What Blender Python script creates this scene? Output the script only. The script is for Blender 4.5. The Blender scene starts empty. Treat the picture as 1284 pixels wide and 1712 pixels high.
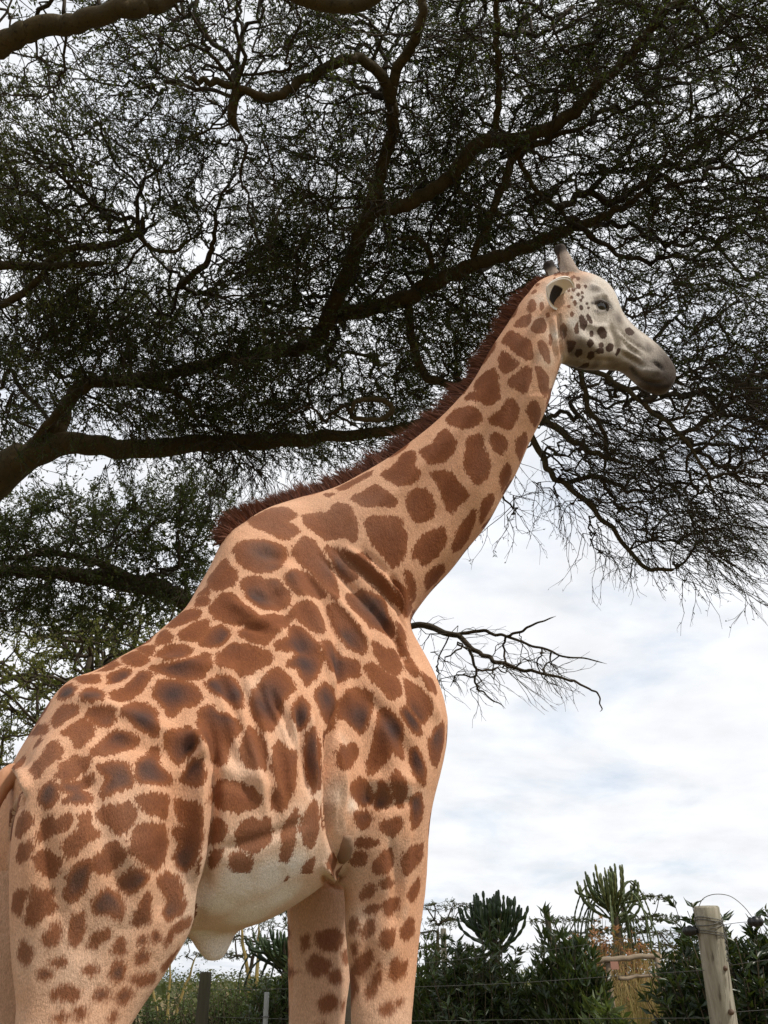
import bpy, bmesh, math, random, time
import numpy as np
from mathutils import Vector, Matrix
from mathutils.bvhtree import BVHTree
T_START = time.time()
rng = np.random.default_rng(7)
random.seed(7)
scene = bpy.context.scene
col = scene.collection
RAD = math.radians

# ------------------------------------------------------------------ camera
IMG_W, IMG_H, FPX = 1284.0, 1712.0, 1500.0
PITCH = math.atan(784.0 / FPX)
CAM = np.array([0.0, 0.0, 1.6])
cam_data = bpy.data.cameras.new('camera')
cam = bpy.data.objects.new('camera', cam_data)
col.objects.link(cam)
cam.location = CAM
cam.rotation_euler = (math.pi / 2 + PITCH, 0, 0)
cam_data.sensor_fit = 'VERTICAL'
cam_data.sensor_height = 24.0
cam_data.lens = FPX / IMG_H * 24.0
cam_data.clip_end = 4000
cam_data.clip_start = 0.05
scene.camera = cam
scene.render.resolution_x, scene.render.resolution_y = 768, 1024

# ------------------------------------------------------------------ sky, sun, exposure
SUN_AZ, SUN_EL = RAD(120), RAD(52)       # azimuth from +Y towards +X: behind the camera, from the right
world = bpy.data.worlds.new('World')
scene.world = world
world.use_nodes = True
wt = world.node_tree
wt.nodes.clear()
def wn(t, **kw):
    n = wt.nodes.new(t)
    for k, v in kw.items():
        setattr(n, k, v)
    return n
wout = wn('ShaderNodeOutputWorld')
wbg = wn('ShaderNodeBackground')
wbg.inputs['Strength'].default_value = 0.1
sky = wn('ShaderNodeTexSky', sky_type='NISHITA', sun_disc=False)
sky.sun_elevation = SUN_EL
sky.sun_rotation = SUN_AZ
sky.air_density = 1.0; sky.dust_density = 2.0; sky.ozone_density = 1.5
geo = wn('ShaderNodeNewGeometry')
tc = wn('ShaderNodeTexCoord')
sep = wn('ShaderNodeSeparateXYZ')
wt.links.new(tc.outputs['Generated'], sep.inputs[0])
def wmath(op, a, b=None, c=None):
    n = wn('ShaderNodeMath', operation=op)
    for i, v in enumerate((a, b, c)):
        if v is None: continue
        if isinstance(v, (int, float)): n.inputs[i].default_value = v
        else: wt.links.new(v, n.inputs[i])
    return n.outputs[0]
zc = wmath('ADD', wmath('MAXIMUM', sep.outputs['Z'], 0.0), 0.22)
comb = wn('ShaderNodeCombineXYZ')
wt.links.new(wmath('DIVIDE', sep.outputs['X'], zc), comb.inputs[0])
wt.links.new(wmath('DIVIDE', sep.outputs['Y'], zc), comb.inputs[1])
cl1 = wn('ShaderNodeTexNoise'); cl1.inputs['Scale'].default_value = 1.6
cl1.inputs['Detail'].default_value = 9; cl1.inputs['Roughness'].default_value = 0.56
cl1.inputs['Distortion'].default_value = 0.35
wt.links.new(comb.outputs[0], cl1.inputs['Vector'])
cl2 = wn('ShaderNodeTexNoise'); cl2.inputs['Scale'].default_value = 4.2
cl2.inputs['Detail'].default_value = 8; cl2.inputs['Roughness'].default_value = 0.55
wt.links.new(comb.outputs[0], cl2.inputs['Vector'])
cover = wn('ShaderNodeMapRange'); cover.interpolation_type = 'SMOOTHSTEP'
cover.inputs['From Min'].default_value = 0.22; cover.inputs['From Max'].default_value = 0.52
wt.links.new(cl1.outputs['Fac'], cover.inputs['Value'])
shade = wn('ShaderNodeMapRange')
shade.inputs['From Min'].default_value = 0.3; shade.inputs['From Max'].default_value = 0.7
shade.inputs['To Min'].default_value = 9.0; shade.inputs['To Max'].default_value = 11.0
wt.links.new(cl2.outputs['Fac'], shade.inputs['Value'])
white = wn('ShaderNodeMix', data_type='RGBA', blend_type='MULTIPLY'); white.inputs['Factor'].default_value = 1
white.inputs['A'].default_value = (0.975, 0.99, 1.02, 1)
wt.links.new(shade.outputs[0], white.inputs['B'])
skyk = wn('ShaderNodeMix', data_type='RGBA', blend_type='MULTIPLY'); skyk.inputs['Factor'].default_value = 1
skyk.inputs['B'].default_value = (1.25, 1.25, 1.25, 1)
wt.links.new(sky.outputs[0], skyk.inputs['A'])
veil = wn('ShaderNodeMix', data_type='RGBA'); veil.inputs['Factor'].default_value = 0.62   # thin high veil over the blue
veil.inputs['B'].default_value = (7.0, 8.2, 9.9, 1)
wt.links.new(skyk.outputs['Result'], veil.inputs['A'])
mixs = wn('ShaderNodeMix', data_type='RGBA')
wt.links.new(cover.outputs[0], mixs.inputs['Factor'])
wt.links.new(veil.outputs['Result'], mixs.inputs['A'])
wt.links.new(white.outputs['Result'], mixs.inputs['B'])
wt.links.new(mixs.outputs['Result'], wbg.inputs['Color'])
wt.links.new(wbg.outputs[0], wout.inputs['Surface'])

sun_data = bpy.data.lights.new('sun', 'SUN')
sun_data.energy = 3.7
sun_data.angle = RAD(5)
sun_data.color = (1.0, 0.93, 0.84)
sun = bpy.data.objects.new('sun', sun_data)
col.objects.link(sun)
_sd = Vector((math.sin(SUN_AZ) * math.cos(SUN_EL), math.cos(SUN_AZ) * math.cos(SUN_EL), math.sin(SUN_EL)))
sun.rotation_euler = (-_sd).to_track_quat('-Z', 'Y').to_euler()
sun.location = (0, -4, 12)

vs = scene.view_settings
vs.view_transform = 'Standard'
vs.look = 'None'
vs.exposure = 0.0
vs.gamma = 1.0
scene.cycles.max_bounces = 6
scene.cycles.transparent_max_bounces = 8

# ------------------------------------------------------------------ helpers
SP, CP = math.sin(PITCH), math.cos(PITCH)
def ray(px, py):
    """direction of a sight line (world), used to survey where things stand"""
    u, v = np.asarray(px, float) - IMG_W / 2, IMG_H / 2 - np.asarray(py, float)
    return np.stack([u, FPX * CP - v * SP, FPX * SP + v * CP], -1) / FPX
def at_y(px, py, Y):
    d = ray(px, py)
    return CAM + d * (np.asarray(Y, float) / d[..., 1])[..., None]
def on_plane(px, py, p0, n):
    d = ray(px, py)
    t = ((np.asarray(p0) - CAM) @ n) / (d @ n)
    return CAM + d * t[..., None]
def project(P):
    q = np.asarray(P, float) - CAM
    dep = q[..., 1] * CP + q[..., 2] * SP
    up = -q[..., 1] * SP + q[..., 2] * CP
    return IMG_W / 2 + q[..., 0] / dep * FPX, IMG_H / 2 - up / dep * FPX
def unit(v):
    v = np.asarray(v, float)
    return v / (np.linalg.norm(v, axis=-1, keepdims=True) + 1e-12)

def make_mesh(name, V, F, mat=None, smooth=True, attrs=None):
    """V (n,3); F: list of index arrays, each (m,k) with the same k"""
    me = bpy.data.meshes.new(name)
    V = np.asarray(V, np.float32)
    if not isinstance(F, (list, tuple)): F = [F]
    F = [np.asarray(f, np.int32) for f in F if len(f)]
    nl = sum(f.size for f in F); npoly = sum(len(f) for f in F)
    me.vertices.add(len(V)); me.loops.add(nl); me.polygons.add(npoly)
    me.vertices.foreach_set('co', V.ravel())
    me.loops.foreach_set('vertex_index', np.concatenate([f.ravel() for f in F]))
    ls, lt, o = [], [], 0
    for f in F:
        k = f.shape[1]
        ls.append(o + np.arange(len(f)) * k); lt.append(np.full(len(f), k)); o += f.size
    me.polygons.foreach_set('loop_start', np.concatenate(ls).astype(np.int32))
    me.polygons.foreach_set('loop_total', np.concatenate(lt).astype(np.int32))
    me.polygons.foreach_set('use_smooth', np.full(npoly, smooth))
    me.update(calc_edges=True)
    me.validate()
    for k, (typ, arr) in (attrs or {}).items():
        a = me.attributes.new(k, typ, 'POINT')
        a.data.foreach_set('color' if 'COLOR' in typ else ('vector' if typ == 'FLOAT_VECTOR' else 'value'), np.asarray(arr, np.float32).ravel())
    if mat: me.materials.append(mat)
    return me
def add(name, me, parent=None, kind=None, label=None, cat=None, group=None, loc=None):
    o = bpy.data.objects.new(name, me)
    col.objects.link(o)
    if parent is not None: o.parent = parent
    if loc is not None: o.location = loc
    if kind: o['kind'] = kind
    if label: o['label'] = label
    if cat: o['category'] = cat
    if group: o['group'] = group
    return o
def thing(name, loc, label, cat, group=None, kind=None):
    return add(name, None, None, kind, label, cat, group, loc)

class Geo:
    """collects tubes / quads for ONE mesh"""
    def __init__(s): s.V, s.Q, s.T, s.n, s.A = [], [], [], 0, []
    def raw(s, V, Q=None, T=None, a=0.0):
        V = np.asarray(V, float)
        s.V.append(V)
        if Q is not None and len(Q): s.Q.append(np.asarray(Q) + s.n)
        if T is not None and len(T): s.T.append(np.asarray(T) + s.n)
        s.A.append(np.full(len(V), a) if np.isscalar(a) else np.asarray(a))
        s.n += len(V)
    def tube(s, P, R, sides=6, cap=True, a=0.0, flat=1.0, upv=None):
        P = np.asarray(P, float); n = len(P)
        R = np.broadcast_to(np.asarray(R, float), (n,))
        tan = unit(np.gradient(P, axis=0))
        ref = np.array([0.0, 0, 1]) if upv is None else np.asarray(upv, float)
        if abs(tan[0] @ ref) > 0.9: ref = np.array([1.0, 0, 0])
        A = np.zeros((n, 3)); B = np.zeros((n, 3))
        pa = unit(np.cross(ref, tan[0]))
        for i in range(n):
            pa = unit(pa - (pa @ tan[i]) * tan[i]); A[i] = pa; B[i] = np.cross(tan[i], pa)
        th = np.arange(sides) * 2 * math.pi / sides
        ring = P[:, None] + R[:, None, None] * (np.cos(th)[None, :, None] * A[:, None] + flat * np.sin(th)[None, :, None] * B[:, None])
        V = ring.reshape(-1, 3)
        i, j = np.meshgrid(np.arange(n - 1), np.arange(sides), indexing='ij')
        i, j = i.ravel(), j.ravel(); j2 = (j + 1) % sides
        Q = np.stack([i * sides + j, i * sides + j2, (i + 1) * sides + j2, (i + 1) * sides + j], 1)
        T = None
        if cap:
            V = np.vstack([V, P[:1] - tan[0] * R[0] * .3, P[-1:] + tan[-1] * R[-1] * .5])
            jj = np.arange(sides); k = (jj + 1) % sides; b = n * sides
            T = np.vstack([np.stack([np.full(sides, b), k, jj], 1), np.stack([np.full(sides, b + 1), (n - 1) * sides + jj, (n - 1) * sides + k], 1)])
        s.raw(V, Q, T, a)
    def mesh(s, name, mat, smooth=True, origin=None, attr='tint'):
        V = np.vstack(s.V)
        if origin is not None: V = V - np.asarray(origin)
        F = []
        if s.Q: F.append(np.vstack(s.Q))
        if s.T: F.append(np.vstack(s.T))
        return make_mesh(name, V, F, mat, smooth, {attr: ('FLOAT', np.concatenate(s.A))})

def smooth_path(P, k=6):
    """Catmull-Rom through control rows (any width)"""
    P = np.asarray(P, float)
    Q = np.vstack([2 * P[0] - P[1], P, 2 * P[-1] - P[-2]])
    out = []
    for i in range(1, len(Q) - 2):
        t = np.linspace(0, 1, k, endpoint=False)[:, None]
        a, b, c, d = Q[i - 1], Q[i], Q[i + 1], Q[i + 2]
        out.append(0.5 * (2 * b + (c - a) * t + (2 * a - 5 * b + 4 * c - d) * t ** 2 + (3 * b - a - 3 * c + d) * t ** 3))
    out.append(P[-1:])
    return np.vstack(out)

# ---- material helper
class Mat:
    def __init__(s, name, rough=0.7, spec=0.3):
        s.m = bpy.data.materials.new(name); s.m.use_nodes = True
        s.t = s.m.node_tree
        s.b = s.t.nodes['Principled BSDF']; s.out = s.t.nodes['Material Output']
        s.b.inputs['Roughness'].default_value = rough
        s.b.inputs['Specular IOR Level'].default_value = spec
    def n(s, typ, ins=None, **kw):
        nd = s.t.nodes.new(typ)
        for k, v in kw.items(): setattr(nd, k, v)
        for k, v in (ins or {}).items(): s.set(nd.inputs[k], v)
        return nd
    def set(s, sock, v):
        if hasattr(v, 'links') or isinstance(v, bpy.types.NodeSocket): s.t.links.new(v, sock)
        else: sock.default_value = v
    def math(s, op, *a):
        nd = s.t.nodes.new('ShaderNodeMath'); nd.operation = op
        for i, v in enumerate(a): s.set(nd.inputs[i], v)
        return nd.outputs[0]
    def mix(s, f, a, b, blend='MIX'):
        nd = s.t.nodes.new('ShaderNodeMix'); nd.data_type = 'RGBA'; nd.blend_type = blend
        s.set(nd.inputs['Factor'], f)
        s.set(nd.inputs['A'], a if not isinstance(a, tuple) else (*a, 1)[:4]); s.set(nd.inputs['B'], b if not isinstance(b, tuple) else (*b, 1)[:4])
        return nd.outputs['Result']
    def noise(s, scale, detail=4, rough=0.5, vec=None, dist=0.0, dim='3D'):
        nd = s.t.nodes.new('ShaderNodeTexNoise')
        nd.inputs['Scale'].default_value = scale; nd.inputs['Detail'].default_value = detail
        nd.inputs['Roughness'].default_value = rough; nd.inputs['Distortion'].default_value = dist
        if vec is not None: s.t.links.new(vec, nd.inputs['Vector'])
        return nd.outputs['Fac']
    def ramp(s, v, lo, hi, a=0.0, b=1.0, smooth=True):
        nd = s.t.nodes.new('ShaderNodeMapRange'); nd.interpolation_type = 'SMOOTHSTEP' if smooth else 'LINEAR'
        s.set(nd.inputs['Value'], v)
        for k, x in (('From Min', lo), ('From Max', hi), ('To Min', a), ('To Max', b)): s.set(nd.inputs[k], x)
        return nd.outputs[0]
    def attr(s, name, out='Fac'):
        nd = s.t.nodes.new('ShaderNodeAttribute'); nd.attribute_name = name
        return nd.outputs[out]
    def obj(s):
        return s.t.nodes.new('ShaderNodeTexCoord').outputs['Object']
    def stretch(s, vec, sc):
        nd = s.t.nodes.new('ShaderNodeMapping'); s.t.links.new(vec, nd.inputs['Vector'])
        nd.inputs['Scale'].default_value = sc
        return nd.outputs[0]
    def color(s, c): s.set(s.b.inputs['Base Color'], c if not isinstance(c, tuple) else (*c, 1)[:4]); return s
    def bump(s, h, strength, dist=0.01):
        nd = s.t.nodes.new('ShaderNodeBump'); nd.inputs['Strength'].default_value = strength
        nd.inputs['Distance'].default_value = dist
        s.t.links.new(h, nd.inputs['Height']); s.t.links.new(nd.outputs[0], s.b.inputs['Normal'])
        return s
def simple(name, c, rough=.6, spec=.3, c2=None, scale=20, bump=0, bd=.005):
    m = Mat(name, rough, spec)
    if c2 is not None: m.color(m.mix(m.noise(scale, 5, .6), c, c2))
    else: m.color(c)
    if bump: m.bump(m.noise(scale * 3, 4, .6), bump, bd)
    return m
# ================================================================== GROUND
gm = Mat('dry_ground', .95, .1)
_v = gm.obj()
gm.color(gm.mix(gm.ramp(gm.noise(.35, 6, .6, _v), .35, .65), gm.mix(gm.noise(9, 5, .6, _v), (.16, .105, .06), (.22, .16, .09)), gm.mix(gm.noise(14, 5, .6, _v), (.10, .095, .04), (.17, .14, .06))))
gm.bump(gm.noise(22, 6, .7, _v), .6, .03)
_xs = np.r_[-1500, -300, np.linspace(-40, 40, 81), 300, 1500]; _ys = np.r_[-1500, -300, np.linspace(-20, 60, 81), 300, 2500]
_X, _Y = np.meshgrid(_xs, _ys, indexing='ij')
_Z = -.035 + .03 * np.sin(_X * .7 + 1) * np.cos(_Y * .5) - np.clip(np.abs(_X) + np.abs(_Y) - 120, 0, 1) * 0
_nx, _ny = _X.shape
_i, _j = np.meshgrid(np.arange(_nx - 1), np.arange(_ny - 1), indexing='ij'); _i, _j = _i.ravel(), _j.ravel()
ground = add('ground', make_mesh('ground', np.stack([_X, _Y, _Z], -1).reshape(-1, 3), np.stack([_i * _ny + _j, (_i + 1) * _ny + _j, (_i + 1) * _ny + _j + 1, _i * _ny + _j + 1], 1), gm.m), kind='structure')

# ================================================================== MATERIALS FOR PLANTS
def leaf_mat(name, c1, c2, c3, rough=.5, spec=.3, trans=.35):
    m = Mat(name, rough, spec)
    t = m.attr('tint')
    c = m.mix(m.ramp(t, 0, .5, smooth=False), c1, c2)
    c = m.mix(m.ramp(t, .5, 1, smooth=False), c, c3)
    m.color(c)
    tr = m.n('ShaderNodeBsdfTranslucent', {'Color': m.mix(.5, c, (.20, .26, .03))})
    mx = m.n('ShaderNodeMixShader', {0: trans, 1: m.b.outputs[0], 2: tr.outputs[0]})
    m.t.links.new(mx.outputs[0], m.out.inputs['Surface'])
    return m.m
def bark_mat(name, c1, c2, c3, scale=6):
    m = Mat(name, .85, .15)
    v = m.obj()
    n1 = m.noise(scale, 5, .6, v); n2 = m.noise(scale * 7, 5, .65, m.stretch(v, (1, 1, .4)))
    c = m.mix(m.ramp(n1, .35, .65), c1, c2)
    c = m.mix(m.ramp(n2, .52, .72, 0, .85), c, c3)
    m.color(c)
    m.bump(n2, .5, .02)
    return m.m
bark_fever = bark_mat('fever_bark', (.072, .052, .024), (.050, .040, .020), (.016, .012, .008))
bark_dark = bark_mat('dark_bark', (.060, .045, .028), (.042, .034, .022), (.02, .015, .010))
bark_yellow = bark_mat('yellow_bark', (.26, .19, .065), (.19, .155, .058), (.09, .065, .025), 3)
twig_m = bark_mat('twig_bark', (.050, .038, .024), (.034, .027, .018), (.02, .015, .01))
leaf_acacia = leaf_mat('acacia_leaf', (.016, .024, .009), (.028, .038, .013), (.075, .078, .022), .6, .15, .22)
leaf_sunny = leaf_mat('acacia_leaf_yellowish', (.07, .078, .022), (.115, .115, .034), (.18, .16, .05), .55, .2, .4)

# ================================================================== TREES THAT GROW TO FILL THEIR CROWN
def sample_region(poly, n, lo, hi, r=rng, pads=0):
    """points of a crown volume: sight-line polygon, slant distance lo..hi"""
    P = np.asarray(poly, float); out = []
    mn, mx = P.min(0), P.max(0)
    while len(out) < n:
        X = r.uniform(mn, mx, (n * 2, 2))
        ins = poly_in(P, X)
        out.extend(X[ins])
    X = np.array(out[:n])
    d = ray(X[:, 0], X[:, 1]); d = unit(d)
    s = r.uniform(lo, hi, n)
    P0 = CAM + d * s[:, None]
    if pads:                                  # foliage gathers in flat feathery pads
        m = max(1, n // pads)
        k = r.integers(0, m, n); keep = r.random(n) < .80
        off = r.normal(0, 1, (n, 3)) * np.array([.42, .42, .085])
        P0 = np.where(keep[:, None], P0[k] + off, P0)
    return P0
def poly_in(P, X):
    ins = np.zeros(len(X), bool); b = np.roll(P, -1, 0)
    for p, q in zip(P, b):
        c = (p[1] > X[:, 1]) != (q[1] > X[:, 1])
        ins ^= c & (X[:, 0] < (q[0] - p[0]) * (X[:, 1] - p[1]) / (q[1] - p[1] + 1e-12) + p[0])
    return ins
def slant(px, py, s):
    return CAM + unit(ray(px, py)) * s
class Tree:
    slim = 1.0
    def __init__(s): s.N, s.par, s.path, s.limbs, s.fix = [], [], [], [], []
    def limb(s, P, R, k=6, wig=.0, root=-1, part='limb'):
        """a main limb; its nodes become places twigs may start"""
        C = smooth_path(np.c_[np.asarray(P, float), np.asarray(R, float) * (1.0 if part == 'trunk' else s.slim)], k)
        if wig: C[1:-1, :3] += rng.normal(0, wig, (len(C) - 2, 3))
        s.limbs.append((C, part))
        base = len(s.N); L = 0.0
        for i, c in enumerate(C):
            if i: L += np.linalg.norm(C[i, :3] - C[i - 1, :3])
            s.N.append(c[:3]); s.par.append(-1); s.path.append(L * .35); s.fix.append(True)
        return C
    def grow(s, A, bf=.25, jit=.0, maxlen=9.9):
        A = np.asarray(A, float)
        n0 = len(s.N); N = np.array(s.N); path = np.array(s.path)
        D = np.linalg.norm(A[:, None] - N[None], axis=2)
        cost = D + bf * path[None]
        bi = cost.argmin(1); best = cost[np.arange(len(A)), bi]; bd = D[np.arange(len(A)), bi]
        done = np.zeros(len(A), bool)
        idx_of = {}
        for _ in range(len(A)):
            c = np.where(done, 1e9, best); k = int(c.argmin())
            done[k] = True
            s.N.append(A[k]); s.par.append(int(bi[k])); L = s.path[bi[k]] + bd[k]; s.path.append(L); s.fix.append(False)
            me = len(s.N) - 1
            d = np.linalg.norm(A - A[k], axis=1); cc = d + bf * L
            b = (cc < best) & ~done
            best[b] = cc[b]; bi[b] = me; bd[b] = d[b]
        return n0
    def finish(s, r_tip=.006, power=.42, rmax=.07):
        N = np.array(s.N); par = np.array(s.par); n = len(N)
        desc = np.ones(n)
        for i in range(n - 1, -1, -1):
            if par[i] >= 0 and not s.fix[i]: desc[par[i]] += desc[i] if not s.fix[par[i]] else 0
        s.desc = desc; s.R = np.minimum(r_tip * desc ** power, rmax)
        kids = [[] for _ in range(n)]
        for i in range(n):
            if par[i] >= 0: kids[par[i]].append(i)
        s.kids = kids; s.NN = N; s.parr = par
        # chains
        chains = []; start = [(i, k) for i in range(n) if s.fix[i] for k in kids[i]]
        while start:
            p, c = start.pop()
            ch = [p, c]
            while kids[c]:
                ks = sorted(kids[c], key=lambda q: -desc[q])
                for q in ks[1:]: start.append((c, q))
                c = ks[0]; ch.append(c)
            chains.append(ch)
        s.chains = chains
    def branch_geo(s, g, wob=.05):
        for ch in s.chains:
            P = s.NN[ch]; R = s.R[ch].copy(); R[0] = R[1] * 1.1
            if len(P) > 2:
                C = smooth_path(np.c_[P, R], 3)
            else:
                mid = P.mean(0) + rng.normal(0, wob, 3)
                C = np.vstack([np.r_[P[0], R[0]], np.r_[mid, R.mean()], np.r_[P[1], R[1]]])
            C[1:-1, :3] += rng.normal(0, wob * .35, (len(C) - 2, 3))
            r = R.max()
            g.tube(C[:, :3], np.maximum(C[:, 3], .003), 6 if r > .025 else (4 if r > .012 else 3), cap=r > .02)
    def dirs(s, idx):
        p = s.parr[idx]
        return unit(s.NN[idx] - s.NN[p])
def limb_mesh(name, C, mat, parent, origin, sides=14, rough=.03):
    # a limb with uneven girth
    g = Geo(); L = smooth_path(C, 3)
    _u = np.r_[0, np.cumsum(np.linalg.norm(np.diff(L[:, :3], axis=0), axis=1))]
    R = L[:, 3] * (1 + rough * (np.sin(_u * 2.3 + rng.uniform(0, 6)) + .7 * np.sin(_u * 5.1 + rng.uniform(0, 6))))
    R[-3:] *= [.8, .5, .2]
    g.tube(L[:, :3], R, sides)
    return add(name, g.mesh(name, mat, origin=origin), parent)
def twig_batch(P, D, L, r0, droop, spread, curl=.35, nseg=4):
    """vectorised twigs: returns (n, nseg, 3) points"""
    n = len(P)
    d = unit(D + rng.normal(0, spread, (n, 3)))
    out = np.empty((n, nseg, 3)); out[:, 0] = P
    st = (L / (nseg - 1))[:, None]
    for k in range(1, nseg):
        out[:, k] = out[:, k - 1] + d * st
        d = unit(d + rng.normal(0, curl, (n, 3)) + np.array([0, 0, -1.0]) * droop)
    return out
def tubes_batch(T, r0, r1, sides=3):
    n, m, _ = T.shape
    tan = np.empty_like(T); tan[:, 1:-1] = T[:, 2:] - T[:, :-2]
    tan[:, 0] = T[:, 1] - T[:, 0]; tan[:, -1] = T[:, -1] - T[:, -2]
    tan = unit(tan)
    ref = rng.normal(0, 1, (n, 1, 3)); A = unit(np.cross(tan, np.broadcast_to(ref, tan.shape))); B = np.cross(tan, A)
    R = np.linspace(1, 0, m)[None, :] * (np.asarray(r0)[:, None] - np.asarray(r1)[:, None]) + np.asarray(r1)[:, None]
    th = np.arange(sides) * 2 * math.pi / sides
    V = T[:, :, None] + R[:, :, None, None] * (np.cos(th)[None, None, :, None] * A[:, :, None] + np.sin(th)[None, None, :, None] * B[:, :, None])
    V = V.reshape(-1, 3)
    a, i, j = np.meshgrid(np.arange(n), np.arange(m - 1), np.arange(sides), indexing='ij'); a, i, j = a.ravel(), i.ravel(), j.ravel(); j2 = (j + 1) % sides
    b = a * m * sides + i * sides
    return V, np.stack([b + j, b + j2, b + sides + j2, b + sides + j], 1)
def along(T, u):
    """points at fractions u (n,k) of polylines T (n,m,3) and their directions"""
    n, m, _ = T.shape
    f = u * (m - 1.0001); i = f.astype(int); f = f - i
    a = np.take_along_axis(T, i[:, :, None].repeat(3, 2), 1); b = np.take_along_axis(T, (i + 1)[:, :, None].repeat(3, 2), 1)
    return a + (b - a) * f[:, :, None], unit(b - a)
def leaf_quads(P, D, L, W, fold=0.0):
    """elongated leaves: base P, direction D -> kite shaped quads (n)"""
    n = len(P)
    s = unit(np.cross(D, rng.normal(0, 1, (n, 3)))) * W[:, None]
    V = np.stack([P, P + D * (L * .5)[:, None] + s, P + D * L[:, None], P + D * (L * .5)[:, None] - s], 1).reshape(-1, 3)
    return V, np.arange(n * 4).reshape(n, 4)
def crown(tree, sel, ntw, Lr, leaves, Lleaf, Wleaf, droop, spread, stream=None, tint=(.4, .2), r0=.0045, sub=3, nseg=3, curl=.35):
    """twigs with feathery leaves at the chosen nodes; returns twig and leaf arrays"""
    sel = np.asarray(sel)
    d = tree.dirs(sel)
    if stream is not None: d = unit(d * .6 + np.asarray(stream))
    P = tree.NN[sel].repeat(ntw, 0); D = d.repeat(ntw, 0)
    L = rng.uniform(*Lr, len(P))
    T = twig_batch(P, D, L, r0, droop, spread, nseg=nseg, curl=curl)
    V1, Q1 = tubes_batch(T, np.full(len(T), r0), np.full(len(T), r0 * .35))
    # side twiglets
    u = rng.uniform(.15, .95, (len(T), sub)); p, dd = along(T, u); p = p.reshape(-1, 3); dd = dd.reshape(-1, 3)
    T2 = twig_batch(p, dd, rng.uniform(.3, .6, len(p)) * L.repeat(sub) * .55, r0, droop, spread * .9, nseg=max(2, nseg - 2), curl=curl)
    V2, Q2 = tubes_batch(T2, np.full(len(T2), r0 * .6), np.full(len(T2), r0 * .25))
    V = np.vstack([V1, V2]); Q = np.vstack([Q1, Q2 + len(V1)])
    LV, LQ, LT = np.zeros((0, 3)), np.zeros((0, 4), int), np.zeros(0)
    if leaves:
        pts, drs, base = [], [], []
        tt = np.clip(rng.normal(tint[0], tint[1], len(T)), 0, 1)
        for TT, per, rep in ((T, leaves, 1), (T2, max(1, leaves * 2 // 3), sub)):
            u = rng.uniform(.1, 1, (len(TT), per)); p, dd = along(TT, u)
            pts.append(p.reshape(-1, 3)); drs.append(dd.reshape(-1, 3)); base.append((tt.repeat(rep)).repeat(per))
        p = np.vstack(pts); dd = np.vstack(drs); bt = np.concatenate(base)
        dd = unit(dd * .6 + rng.normal(0, .75, dd.shape))
        n = len(p)
        LV, LQ = leaf_quads(p, dd, rng.uniform(.6, 1.3, n) * Lleaf, rng.uniform(.7, 1.2, n) * Wleaf)
        LT = np.clip(bt + rng.normal(0, .1, n), 0, 1).repeat(4)
    return V, Q, LV, LQ, LT

def emit_tree(name, tree, parts, loc, label, barks, leafm, group=None, cat='tree', branchm=None):
    loc = np.asarray(loc, float)
    t = thing(name, tuple(loc), label, cat, group)
    for C, part in tree.limbs:
        limb_mesh(part, C, barks, t, loc)
    g = Geo(); tree.branch_geo(g)
    if g.n: add('branches', g.mesh('branches', branchm or twig_m, origin=loc), t, kind='stuff')
    V, Q, o = [], [], 0
    LV, LQ, LT, lo = [], [], [], 0
    for a, b, c, d, e in parts:
        V.append(a); Q.append(b + o); o += len(a)
        if len(c): LV.append(c); LQ.append(d + lo); LT.append(e); lo += len(c)
    if V: add('twigs', make_mesh('twigs', np.vstack(V) - loc, np.vstack(Q), branchm or twig_m, False), t, kind='stuff')
    if LV: add('crown', make_mesh('crown', np.vstack(LV) - loc, np.vstack(LQ), leafm, False, {'tint': ('FLOAT', np.concatenate(LT))}), t, kind='stuff')
    return t

# ---- the great acacia whose crown fills the sky
A = Tree(); A.slim = .80
S_ = slant
base = at_y(-70, 880, 9.0)
trunk_base = np.array([base[0] - .5, base[1] + .3, -.05])
A.limb([trunk_base, trunk_base + [.05, 0, 1.2], trunk_base + [.2, -.1, 3.0], base * .5 + trunk_base * .5 + [0, 0, .8], base, S_(-5, 800, 11.0), S_(55, 752, 10.9)], [.55, .42, .38, .33, .27, .21, .17], 5, part='trunk')
A.limb([S_(20, 775, 10.9), S_(110, 742, 10.8), S_(220, 750, 10.6), S_(330, 742, 10.4), S_(440, 738, 10.2), S_(540, 730, 10), S_(640, 722, 9.9), S_(720, 700, 9.8)], [.19, .17, .14, .125, .11, .09, .07, .05], 5, .012)
A.limb([S_(35, 765, 10.9), S_(95, 720, 10.9), S_(120, 665, 11), S_(150, 640, 11), S_(260, 632, 11), S_(380, 600, 10.8), S_(450, 592, 10.6), S_(520, 575, 10.4), S_(545, 545, 10.2)], [.15, .12, .10, .09, .085, .085, .09, .10, .125], 5, .012)
A.limb([S_(545, 545, 10.2), S_(575, 470, 10), S_(600, 405, 9.8), S_(622, 345, 9.6), S_(637, 285, 9.5), S_(655, 220, 9.4), S_(652, 165, 9.3), S_(640, 128, 9.2), S_(600, 100, 9.1), S_(555, 108, 9.0), S_(500, 140, 8.9), S_(450, 163, 8.8), S_(400, 145, 8.8), S_(350, 138, 8.7), S_(305, 132, 8.7)], [.115, .105, .10, .10, .08, .078, .07, .065, .06, .056, .05, .048, .045, .035, .02], 5, .01)
A.limb([S_(652, 165, 9.3), S_(668, 110, 9.2), S_(690, 75, 9.1), S_(705, 40, 9), S_(710, -30, 9)], [.065, .06, .055, .05, .04], 5, .01)
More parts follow.
